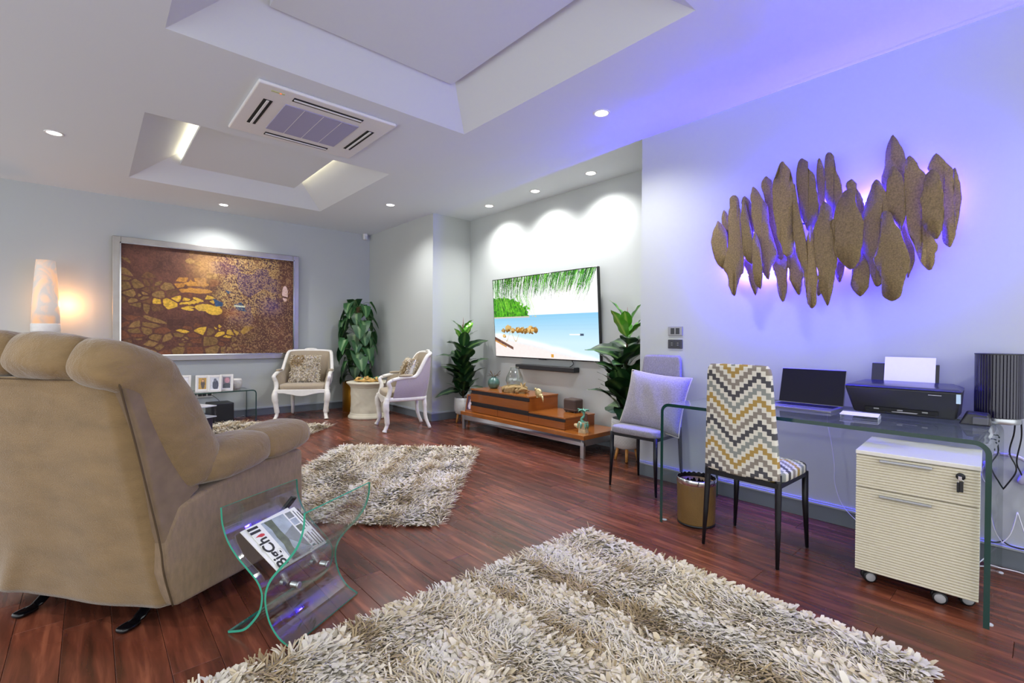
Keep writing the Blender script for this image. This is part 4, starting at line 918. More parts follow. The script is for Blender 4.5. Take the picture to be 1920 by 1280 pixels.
def beach():
    h, w = 290, 500; r = np.random.RandomState(5); I = np.ones((h, w, 3)); v, u = np.mgrid[0:h, 0:w]; v = v/(h-1); u = u/(w-1)
    c = lambda s: np.array(S(s))
    I[:] = c('#fbfdff')
    nz = value_noise(h, w, 14, r); nf = value_noise(h, w, 70, r); n2 = value_noise(h, w, 30, r)
    sea = v > .475
    t_ = np.clip((v-.475)/.33, 0, 1)[..., None]
    I = np.where(sea[..., None], c('#86c5e8')*(1-t_)+c('#c6e2f1')*t_, I)
    I = np.where((sea & (v < .66))[..., None], I*(1-.10*np.clip(value_noise(h, 8, 60, r)[:, :1]-.3, 0, 1))[..., None], I)
    shore = .70+.16*u+.16*np.clip(u-.25, 0, 1)+.02*(nz-.5)
    k = np.clip((v-shore)/.09, 0, 1)[..., None]; sand = c('#ece2df')*(1+.06*(nf-.5))[..., None]
    I = I*(1-k)+sand*k
    foam = np.exp(-((v-shore-.02)/.03)**2)[..., None]*.8; I = I*(1-foam)+c('#fbfdff')*foam
    veg = (u < .43-.9*np.clip(.40-v, 0, 1)+.16*(nz-.5)+.10*(nf-.5)) & (v > .24+.10*u+.1*(n2-.5)) & (v < .505)
    G = [c('#2f7d1c'), c('#59b81f'), c('#7fe02c'), c('#1d4d18')]
    q = (nf*.6+r.rand(h, w)*.5)
    gi = np.digitize(q, [.35, .62, .9]); I = np.where(veg[..., None], np.array([G[3], G[0], G[1], G[2]])[gi], I)
    I = np.where((veg & (v > .485))[..., None], c('#c9c0b4'), I)
    for i in range(600):                                   # palm fronds hanging from the top edge
        x0 = r.rand()**.95; sl = (-.12+.5*(.35-x0)*.5+r.normal(0, .05)); L = (.19+.42*max(0, .42-x0)*(r.rand() < .6)+.12*max(0, .45-abs(x0-.30))+.12*max(0, x0-.72)*2)*(.55+.6*r.rand())
        col = [c('#2c6a22'), c('#3f9a22'), c('#173d1a'), c('#6fcb2f'), c('#23531f')][r.randint(5)]*(1.1 if x0 > .55 else .9)
        st = 0 if r.rand() < .7 else r.rand()*.08
        for s in np.linspace(0, 1, 80):
            y = st+s*L; x = x0+sl*y
            a, b = int(y*(h-1)), int(x*(w-1))
            if 0 <= a < h and 0 <= b < w: I[a, b] = col
            if s < .25 and 0 <= a < h and 0 <= b+1 < w: I[a, b+1] = col*.85
    for i in range(90):                                    # lower left frond
        a0 = r.uniform(-.2, 1.2); x0, y0 = .02+.38*r.rand(), .20+.1*r.rand()
        col = [c('#5fbf2a'), c('#2f7a22'), c('#9ae04a')][r.randint(3)]
        for s in np.linspace(0, .16, 50):
            a, b = int((y0+s*1.1)*(h-1)), int((x0+s*.35*math.cos(a0))*(w-1))
            if 0 <= a < h and 0 <= b < w: I[a, b] = col
    for x, y, s in ((.10, .665, .022), (.155, .64, .035), (.21, .665, .025), (.265, .655, .03), (.31, .66, .028), (.35, .668, .03), (.40, .66, .033), (.44, .655, .03), (.11, .735, .02)):
        d = ((u-x+.3*s*(n2-.5))/s)**2+((v-y+.9*s*(nf-.5))/(s*1.3))**2
        I = np.where((d < 1)[..., None], (c('#e8c27a')*(nf > .5)[..., None]+c('#b07a2a')*(nf <= .5)[..., None])*(.6+.5*n2)[..., None]*(1-.55*np.clip((v-y)/s, 0, 1))[..., None], I)
    lg = np.abs((v-.765)-.62*(u-.0)) < .018+.012*(.2-u); I = np.where((lg & (u < .205))[..., None], c('#6d4a3d')*(.6+.9*nf)[..., None], I)
    lg2 = np.abs((v-.795)-.62*u) < .009; I = np.where((lg2 & (u < .13))[..., None], c('#c98c3a'), I)
    tw = (np.abs(v-.74-.06*np.sin(u*60)) < .008) & (u > .13) & (u < .27); I = np.where(tw[..., None], c('#cdb88f'), I)
    bd = (np.abs(u-.865) < .016) & (np.abs(v-.715) < .012); I = np.where(bd[..., None], c('#3a4a63'), I)
    wk = (u > .76) & (u < .85) & (np.abs(v-.715) < .006); I = np.where(wk[..., None], c('#f4f8fb'), I)
    sh = (np.abs(u-.60) < .012) & (np.abs(v-.965) < .02); I = np.where(sh[..., None], c('#d39a3a'), I)
    return np.clip(I, 0, 1)
def tvmat():
    m = bpy.data.materials.new('lit_screen'); m.use_nodes = True; k = N(m); b = m.node_tree.nodes['Principled BSDF']
    a = k.add('ShaderNodeAttribute'); a.attribute_name = 'Col'
    b.inputs['Base Color'].default_value = (.01, .01, .01, 1); b.inputs['Roughness'].default_value = .15
    k.link(a.outputs['Color'], b.inputs['Emission Color']); b.inputs['Emission Strength'].default_value = 1.0
    return m
t = thing('television', 'large flat television showing a tropical beach, on the alcove wall', 'television', (4.085, 4.08, 1.415))
tilt = math.atan2(.07, 1.02)
t.rotation_euler = (0, -tilt, 0)
MB().box(-.012, .03, -.885, .885, -.515, .515).obj('bezel', M['gloss'], t, bevel=.004)
MB().box(.03, .045, -.5, .5, -.2, .35).obj('back_housing', M['black'], t, bevel=.01)
canvas_obj('screen', beach(), .875, -.875, -.503, .505, tvmat(), t, -.0128, -.0128)
MB().box(-.014, .0, -.06, .06, -.522, -.512).obj('logo_bar', M['black'], t)
t = thing('soundbar', 'long black soundbar on the wall below the television', 'soundbar', (4.10, 4.02, .795))
MB().box(-.045, .058, -.49, .49, -.029, .029).obj('body', M['black'], t, bevel=.008, seg=3)
MB().box(-.047, -.04, -.475, .475, -.022, .022).obj('grille', bmat('speaker_mesh', S('#202024'), .8, bump=(400, .6)), t)
o = MB().tube(bez([(4.13, 3.62, .90), (4.14, 3.61, .86), (4.13, 3.66, .82)], 6), .004, 6).obj('power_cable', M['cableb']); tag(o, 'short black cable from the television down to the soundbar', 'cable')

# ------------------------------------------------------------------ TV stand
t = thing('tv_stand', 'low stepped teak TV stand with dark drawer strips and steel frame', 'cabinet', (3.83, 3.95, 0))
strip = bmat('dark_strip', S('#231f22'), .4)
MB().box(-.30, .29, -1.01, 1.01, .18, .222).obj('platform', M['woody'], t, bevel=.002)
fr = MB()
for x in (-.285, .265): fr.box(x, x+.028, -1.0, 1.0, .118, .18)
for y in (-1.0, .965): fr.box(-.285, .29, y, y+.035, .118, .18)
fr.obj('steel_frame', M['steel'], t, bevel=.002)
for x in (-.285, .262):
    for y in (-.998, .955): MB().box(x, x+.03, y, y+.043, 0, .12).obj('leg', M['steel'], t, bevel=.002)
MB().box(-.21, .25, -.70, .90, .222, .345).obj('lower_case', M['wood'], t, bevel=.0015)
MB().box(-.21, .25, -.16, .90, .345, .508).obj('upper_case', M['wood'], t, bevel=.0015)
MB().box(-.222, .252, -.705, -.158, .333, .347).obj('lower_top', M['woody'], t, bevel=.0015)
MB().box(-.222, .252, -.165, .905, .494, .51).obj('upper_top', M['woody'], t, bevel=.0015)
for y0, y1 in ((-.698, -.165), (-.161, .366), (.37, .897)):
    d = MB().box(-.226, -.205, y0, y1, .226, .300).obj('drawer', M['wood'], t, bevel=.0015)
    MB().box(-.214, -.205, y0, y1, .301, .333).obj('recessed_grip', strip, d); MB().box(-.2265, -.21, y0, y1, .302, .309).obj('grip_edge', strip, d)
d = MB().box(-.226, -.205, -.161, .897, .352, .452).obj('drawer', M['wood'], t, bevel=.0015)
MB().box(-.214, -.205, -.161, .897, .453, .494).obj('recessed_grip', strip, d); MB().box(-.2265, -.21, -.161, .897, .454, .462).obj('grip_edge', strip, d)
MB().box(-.2265, -.208, -.161, .897, .335, .351).obj('grip_strip', strip, t)
ST = .51
t = thing('round_vase', 'small round teal ceramic vase with dark twigs on the TV stand', 'vase', (3.86, 4.70, ST))
M['teal'] = bmat('teal_glaze', S('#44675f'), .3, noise=(22, .4, 5), coat=.4)
MB().lathe([(0, 0), (.04, 0), (.06, .015), (.075, .05), (.076, .085), (.06, .12), (.035, .135), (.03, .145), (.034, .15), (.026, .148), (.022, .13), (0, .12)], 28).obj('body', M['teal'], t, smooth=True)
for i in range(9):
    a = i*.7; s_ = .06+.05*random.random()
    MB().tube(bez([(.01*math.cos(a), .01*math.sin(a), .13), (.03*math.cos(a), .03*math.sin(a), .165), (s_*math.cos(a), s_*math.sin(a), .175+.035*(i % 3)-.02)], 4), .003, 5).obj('twig', M['stem'], t)
t = thing('driftwood', 'pale gnarled driftwood bowl on the TV stand, under the glass vase', 'driftwood', (3.78, 4.21, ST))
M['drift'] = bmat('driftwood', S('#947c52'), .85, noise=(18, .4, 6), bump=(60, .9, .01))
r_ = random.Random(2)
def root(p): 
    k = 1+.22*math.sin(p.x*60+p.y*30)+.16*math.sin(p.y*75+p.z*60); p.x *= k; p.y *= k; p.z *= 1+.5*math.sin(p.y*40+p.x*25)**2; return p
MB().blob((0, 0, .03), (.10, .17, .042), .8, 40, 18, fn=root).obj('log', M['drift'], t, smooth=True)
for i in range(16):
    y = -.15+.3*r_.random()*(1 if i > 6 else .5); x = r_.uniform(-.06, .06); hh = r_.uniform(.04, .09)*(1.3 if y < 0 else .8)
    MB().tube(bez([(x, y, .012), (x+r_.uniform(-.03, .03), y+r_.uniform(-.03, .03), hh*.5), (x+r_.uniform(-.06, .06), y+r_.uniform(-.05, .05), hh)], 4), [.018, .017, .016, .016, .015, .013, .012, .009, .004], 7).obj('root', M['drift'], t, smooth=True)
t = thing('glass_vase', 'clear drop shaped glass vase resting in the pale driftwood', 'vase', (3.83, 4.27, ST+.05))
MB().lathe([(0, .0), (.05, .002), (.09, .03), (.108, .08), (.10, .13), (.07, .19), (.05, .24), (.048, .245), (.046, .24), (.066, .19), (.096, .13), (.104, .08), (.086, .032), (.048, .006), (0, .004)], 32).obj('body', M['vaseglass'], t, smooth=True)
t = thing('bird_figurine', 'small golden bird figurine leaning over the edge of the TV stand top', 'figurine', (3.635, 3.66, ST))
M['gilt'] = bmat('pale_gilt', S('#c2ae7e'), .35, metal=.5, noise=(40, .25))
MB().blob((0, .0, .055), (.03, .05, .045), 1, 24, 14, M=Matrix.Rotation(.7, 4, 'X')).obj('body', M['gilt'], t, smooth=True)
MB().blob((-.01, -.045, .028), (.022, .03, .022), 1, 18, 12).obj('head', M['gilt'], t, smooth=True)
MB().tube([(-.012, -.065, .025), (-.018, -.085, -.008), (-.02, -.09, -.04)], [.012, .008, .002], 8).obj('beak', M['gilt'], t, smooth=True)
MB().tube([(.0, .04, .085), (.0, .065, .10)], [.02, .004], 8).obj('tail', M['gilt'], t, smooth=True)
MB().box(-.02, .02, -.01, .02, 0, .014).obj('foot', M['gilt'], t, bevel=.005)
t = thing('cube_speaker', 'small dark brown cube speaker on the lower step of the TV stand', 'speaker', (3.985, 3.47, .347))
MB().box(-.07, .07, -.088, .088, .008, .148).obj('cabinet', bmat('speaker_cloth', S('#4a3d38'), .85, bump=(300, .5)), t, bevel=.02, seg=4)
MB().box(-.0715, .0715, -.089, .089, .03, .036).obj('trim_band', bmat('speaker_trim', S('#6a5a52'), .4), t)
for x in (-.045, .045):
    for y in (-.06, .06): MB().lathe([(0, 0), (.01, 0), (.01, .01), (0, .01)], 12, (x, y, 0)).obj('foot', M['black'], t)
t = thing('coral_sculpture', 'little stump sculpture with turquoise coral on the lowest end of the TV stand', 'sculpture', (3.68, 3.07, .222))
M['stump'] = bmat('pale_stump', S('#c2ae86'), .8, noise=(30, .35, 5), bump=(80, .7, .006)); M['turq'] = bmat('turquoise_glaze', S('#64a593'), .35, noise=(40, .25))
def st_(u, v):
    a = 2*PI*u; r = (.052-.006*math.sin(PI*v))*(1+.08*math.sin(5*a)+.05*math.sin(9*a+v*6)); return (r*math.cos(a), r*math.sin(a), .1*v)
MB().grid(st_, 36, 10, closeu=True).obj('stump', M['stump'], t, smooth=True)
MB().lathe([(0, .085), (.05, .09), (.05, .1), (0, .1)], 20).obj('stump_top', M['stump'], t)
MB().tube(bez([(0, .045, .04), (0, .09, .055), (0, .115, .06)], 4), [.02]*6+[.018, .014, .01], 8).obj('knot', M['stump'], t, smooth=True)
for i in range(8):
    a = i*2.4; MB().tube([(.035*math.cos(a), .035*math.sin(a), .098), (.05*math.cos(a), .05*math.sin(a), .075), (.054*math.cos(a), .054*math.sin(a), .04)], [.016, .012, .004], 7).obj('glaze_drip', M['turq'], t, smooth=True)
MB().tube(bez([(0, 0, .09), (-.01, .015, .13), (.005, -.012, .17), (-.005, .01, .215)], 5), [.02, .019, .018, .016, .015, .014, .014, .014, .014, .014, .014, .013, .012, .012, .011, .01], 8).obj('trunk', M['turq'], t, smooth=True)
for i in range(9):
    a = i*.7; MB().tube(bez([(0, 0, .20), (.03*math.cos(a), .03*math.sin(a), .222), (.06*math.cos(a), .06*math.sin(a), .212+.02*(i % 2))], 3), [.009, .009, .008, .008, .007, .006, .003], 6).obj('branch', M['turq'], t, smooth=True)
MB().box(-.004, .004, -.05, -.015, .11, .19).obj('plaque', bmat('plaque_brown', S('#5a3428'), .4), t, bevel=.003)
def photo_img(seed, cols, n=24):
    r = np.random.RandomState(seed); I = np.zeros((n, int(n*.7), 3)); v, u = np.mgrid[0:n, 0:int(n*.7)]; v = v/n; u = u/(n*.7)
    nz = r.rand(*u.shape)
    I[:] = np.array(S(cols[0])); I *= (.8+.4*nz)[..., None]
    for (x, y, sx, sy, c) in cols[1]:
        I = np.where((((u-x)/sx)**2+((v-y)/sy)**2 < 1)[..., None], np.array(S(c))*(.75+.5*nz)[..., None], I)
    return np.clip(I, 0, 1)
M['photo'] = bmat('photo_print', (.5, .5, .5), .3, attr='Col', coat=.3)
def photo_frame(label, loc, rz, w, h, mat, img, border=.022, lean=.2, group=None, mount=None):
    t = thing('photo_frame', label, 'photo frame', loc, rz, group)
    R_ = Matrix.Rotation(lean, 4, 'X')
    # local: front faces -y
    fm = MB()
    fm.box(-w/2, -w/2+border, -.006, .008, 0, h, M=R_).box(w/2-border, w/2, -.006, .008, 0, h, M=R_).box(-w/2+border, w/2-border, -.006, .008, 0, border, M=R_).box(-w/2+border, w/2-border, -.006, .008, h-border, h, M=R_)
    # lean back: top away from the viewer
    fm.obj('frame', mat, t, bevel=.002)
    MB().box(-w/2+border, w/2-border, .0, .006, border, h-border, M=R_).obj('backing_card', M['paper'], t)
    m_ = mount if mount is not None else .012
    o = canvas_obj('photo', img, -w/2+border+m_, w/2-border-m_, border+m_, h-border-m_, M['photo'], t, -.0012, -.0012, 'y'); o.rotation_euler = (lean, 0, 0)
    MB().prism([(-.0, .0), (-.0-.0, 0)], 0, 0) if 0 else None
    MB()._add([(-.02, .0, h*.62), (.02, .0, h*.62), (.02, .0, .01), (-.02, .0, .01), (-.015, h*.32, .002), (.015, h*.32, .002)], [(0, 1, 5, 4), (4, 5, 2, 3)]).obj('easel', M['wood'], t, solid=.003).location = (0, .012-lean*h*.3, 0)
    return t
# lean sign: rotating about X by a negative angle tips the top toward +y
photo_frame('wooden photo frame on the far end of the TV stand platform', (3.60, 4.855, .222), -PI/2+.25, .15, .21, M['wood'], photo_img(3, ('#4a2f4a', [(.5, .35, .22, .18, '#e6d6da'), (.35, .65, .2, .25, '#d8c8d0'), (.7, .7, .2, .25, '#f2e8ee')])), .018, -.2, mount=.0)

# ------------------------------------------------------------------ plants
M['heart'] = bmat('climber_leaf', (.03, .1, .02), .42, attr='Col', rnd=.25)
M['leaf'] = bmat('rubber_leaf', (.03, .1, .02), .28, attr='Col', coat=.25, rnd=.2)
def leaf_me(name, L, Wd, kind, c0, c1, fold=.25, droop=.5, nl=11, nw=6, mat=None):
    V, C = [], []
    for i in range(nl):
        t_ = i/(nl-1)
        if kind == 'obovate': w = Wd/2*(math.sin(PI*t_**.85)**.75)*(1 if t_ < .97 else .6)
        else: w = Wd/2*(1.0*max(0, 1-t_)**.6*min(1, (t_/.10)**.5 if t_ > 0 else 0)*1.12 if t_ > .02 else .25)
        for j in range(nw+1):
            s = 2*j/nw-1
            x = L*t_; 
            if kind == 'heart': x = L*(t_-.10*(abs(s)**1.2)*(1-t_)*(1 if t_ < .35 else .3))
            y = s*w; z = fold*abs(y)-droop*L*t_**2+.006*math.sin(t_*18)*abs(s)*(kind == 'obovate')
            V.append((x, y, z)); mid = max(0, 1-abs(s)*3.2)
            sdv = .10*max(0, math.sin(t_*44-abs(s)*7))**4
            C.append(np.array(c0)*(1-.75*mid)+np.array(c1)*.75*mid+np.array(c1)*sdv)
    F = [(i*(nw+1)+j, (i+1)*(nw+1)+j, (i+1)*(nw+1)+j+1, i*(nw+1)+j+1) for i in range(nl-1) for j in range(nw)]
    return npmesh(name, np.array(V), np.array(F), mat or M['leaf'], np.array(C))
G0, G1 = np.array(S('#1f4423')), np.array(S('#6a8f4e')); B0, B1 = np.array(S('#4f9a22')), np.array(S('#b7d765')); D0 = np.array(S('#16301f'))
LR = [leaf_me('leaf', .27, .155, 'obovate', G0, G1, .18, .35), leaf_me('leaf', .26, .15, 'obovate', D0, G1*.8, .12, .55), leaf_me('leaf', .24, .12, 'obovate', B0, B1, .25, .15)]
def pot_white(t, r, z0, z1):
    mb = MB(); h = z1-z0
    prof = [(0, z0), (r*.55, z0), (r*.86, z0+.02), (r*.97, z0+.07), (r, z0+h*.5), (r*.98, z1), (r*.92, z1), (r*.92, z1-.03), (0, z1-.03)]
    p = mb.lathe(prof, 40).obj('pot', M['potw'], t, smooth=True)
    MB().lathe([(0, z1-.032), (r*.91, z1-.032), (r*.91, z1-.025), (0, z1-.022)], 24).obj('soil', M['soil'], t)
    dots = MB(); nr = int(h/.0175)
    for k in range(1, nr):
        z = z0+.03+k*(h-.045)/nr; rr = r*(.90+.1*min(1, (z-z0)/.07)) if z-z0 < .08 else r
        nd = 34
        for i in range(nd):
            a = 2*PI*(i+.5*(k % 2))/nd; c = Vector((rr*math.cos(a), rr*math.sin(a), z)); tt = Vector((-math.sin(a), math.cos(a), 0)); up = Vector((0, 0, 1)); nn = Vector((math.cos(a), math.sin(a), 0)); s_ = .0048
            dots._add([c+tt*s_, c+up*s_, c-tt*s_, c-up*s_, c+nn*.004], [(0, 1, 4), (1, 2, 4), (2, 3, 4), (3, 0, 4)])
    o = dots.obj('hobnails', M['potw'], p); o['kind'] = 'stuff'
    for i in range(4):
        a = PI/4+i*PI/2; MB().tube([(r*.55*math.cos(a), r*.55*math.sin(a), z0+.012), (r*.72*math.cos(a), r*.72*math.sin(a), .003)], [.016, .0125], 12).obj('leg', M['beech'], t, smooth=True)
M['potw'] = bmat('white_pot', S('#d3d3d1'), .55)
def rubber_plant(label, loc, rz, r, z1, top, spread, n, seed, lim):
    t = thing('rubber_plant', label, 'plant', loc, rz, None); pot_white(t, r, .115, z1)
    rr = random.Random(seed)
    stems = [[(0, 0, z1-.03), (.01, 0, (z1+top)/2), (-.005, .01, top-.07)], [(.03, .02, z1-.03), (.06, .05, z1+.28), (.05, .07, z1+.52)]]
    for s_ in stems: MB().tube(bez(s_, 6), .009, 7).obj('stem', M['stem'], t, smooth=True)
    for i in range(n):
        f = i/(n-1); z = z1+.05+f*(top-z1-.17); a = i*2.40+rr.uniform(-.25, .25)
        me = LR[2] if f > .78 else LR[rr.choice((0, 0, 1))]
        o = meshobj('leaf', me, t); pit = .75+.35*f**2+rr.uniform(-.35, .25)-(.15 if f < .15 else 0)
        sc = spread*(1.0-.25*max(0, f-.6)/.4)*rr.uniform(.85, 1.12)
        for q in range(8):
            tx, ty = loc[0]+.30*sc*math.cos(pit)*math.cos(a+rz), loc[1]+.30*sc*math.cos(pit)*math.sin(a+rz)
            if tx > lim[0]-.05 or ty < lim[2]+.05 or ty > lim[3]-.05: sc *= .93; pit = pit+(.13 if pit > 0 else -.1)
        o.location = (.012*math.cos(a), .012*math.sin(a), z); o.rotation_euler = (rr.uniform(-.7, .7), -pit, a); o.scale = (sc,)*3
    for i in range(8):
        f = i/7; a = i*2.4+1.2; o = meshobj('leaf', LR[rr.choice((0, 1))], t); o.location = (.05, .055, z1+.1+f*.42); o.rotation_euler = (rr.uniform(-.3, .3), -1.0-.2*f, a); o.scale = (spread*.75,)*3
    for i in range(14):
        a = i*2.4+.6; pit = 1.0+.35*rr.random(); o = meshobj('leaf', LR[rr.choice((0, 1, 1))], t); o.location = (.03*math.cos(a), .03*math.sin(a), z1+.0+.30*i/13); o.rotation_euler = (rr.uniform(-.5, .5), -pit, a); o.scale = (spread*rr.uniform(.75, .95),)*3
    MB().tube([(0, .005, top-.09), (.002, .006, top+.03)], [.006, .001], 6).obj('bud_sheath', bmat('bud_red', S('#7d3a34'), .4), t, smooth=True)
    return t
rubber_plant('rubber plant in a white dotted pot left of the TV stand', (3.79, 5.27, 0), .3, .118, .345, 1.40, 1.17, 29, 3, (4.13, 9, -9, 5.61))
rubber_plant('rubber plant in a white dotted pot right of the TV stand, behind the grey chair', (3.83, 2.66, 0), 1.4, .145, .40, 1.43, 1.38, 30, 8, (4.12, 9, 2.37, 9))
# tall climbing plant
t = thing('climbing_plant', 'tall heart leaved climbing plant on a pole in a brass pot in the far corner', 'plant', (3.15, 7.20, 0))
MB().lathe([(0, 0), (.225, 0), (.23, .01), (.23, .45), (.226, .458), (.218, .452), (.216, .42), (0, .42)], 48).obj('pot', M['gold'], t, smooth=False, bevel=.003)
MB().lathe([(0, .40), (.196, .41), (.196, .42), (0, .43)], 24).obj('soil', M['soil'], t)
MB().tube(bez([(0, 0, .4), (.005, 0, 1.0), (0, .005, 1.62)], 6), .028, 10).obj('moss_pole', bmat('moss_pole', S('#4a3a22'), .95, bump=(60, .9, .01)), t, smooth=True)
H0, H1 = np.array(S('#25532a')), np.array(S('#7fa36a')); HL = [leaf_me('leaf', .21, .22, 'heart', H0*q, H1, f, d, mat=M['heart']) for q, f, d in ((1., .22, .3), (.7, .15, .45), (1.2, .3, .2))]
rr = random.Random(12)
for i in range(62):
    f = i/61; z = .50+1.17*f; a = i*2.4+rr.uniform(-.4, .4); R_ = .13+.08*rr.random()+.05*math.sin(PI*f)
    inw = max(0, math.cos(a))*1.0+max(0, math.sin(a))*.35; R_ *= 1-.15*min(1, inw)
    p1 = Vector((R_*math.cos(a), R_*math.sin(a), z+.03+.04*rr.random()))
    MB().tube(bez([(.02*math.cos(a), .02*math.sin(a), z-.03), (.6*p1.x, .6*p1.y, z+.04), p1], 3), .0035, 4).obj('petiole', M['green_stem'], t)
    o = meshobj('leaf', rr.choice(HL), t); o.location = p1; o.rotation_euler = (rr.uniform(-.4, .4), .75+.4*rr.random()-.5*max(0, f-.8)*3, a+rr.uniform(-.3, .3)); o.scale = (rr.uniform(.8, 1.15)*(1-.12*min(1, inw)),)*3

# ------------------------------------------------------------------ stone pedestal table with shell ornament
t = thing('pedestal_table', 'round carved cream stone pedestal table between the two white armchairs', 'table', (3.02, 6.52, 0))
M['stone'] = bmat('cream_stone', S('#cbc5b2'), .6, noise=(7, .10, 5))
MB().lathe([(0, 0), (.285, 0), (.29, .012), (.285, .03), (.268, .05), (.262, .058), (.262, .075)], 64).obj('plinth', M['stone'], t, smooth=True)
def drum(u, v):
    a = 2*PI*u; r = .254+.006*math.cos(PI*(2*v-1)*.5)*-1
    q = max(0, math.sin(4*a+1.0*math.sin(v*9)))**6*.006*math.sin(PI*v)+max(0, math.sin(12*a)*math.sin(v*11))**3*.004
    return ((r+q)*math.cos(a), (r+q)*math.sin(a), .07+.375*v)
MB().grid(drum, 160, 30, closeu=True).obj('drum', M['stone'], t, smooth=True)
MB().lathe([(.25, .425), (.262, .44), (.266, .455), (.29, .475), (.305, .49), (.312, .50), (.312, .508), (.30, .512), (0, .512)], 64).obj('top', M['stone'], t, smooth=True)
t = thing('shell_ornament', 'golden and green coral shell ornament lying on the stone pedestal', 'ornament', (2.98, 6.46, .512), -.6)
shg = bmat('shell_gold', S('#c19a55'), .5, noise=(30, .4, 5), bump=(60, .7, .006)); shgr = bmat('shell_green', S('#5c8f6c'), .5, noise=(40, .3))
MB().blob((0, 0, .022), (.19, .09, .026), .9, 40, 14, fn=lambda p: Vector((p.x*(1+.1*math.sin(p.y*60)), p.y*(1+.25*math.sin(p.x*40)), p.z*(1+.5*math.sin(p.x*55+p.y*30))))).obj('base', shg, t, smooth=True)
r_ = random.Random(4)
for i in range(22):
    x, y = r_.uniform(-.16, .16), r_.uniform(-.06, .06); s_ = r_.uniform(.018, .04)
    MB().blob((x, y, .04+.02*r_.random()), (s_, s_*.6, s_*.55), .9, 14, 9, M=Matrix.Rotation(r_.uniform(0, 3), 4, 'Z') @ Matrix.Rotation(r_.uniform(-.8, .8), 4, 'Y')).obj('shell', shgr if i % 3 == 0 else shg, t, smooth=True)

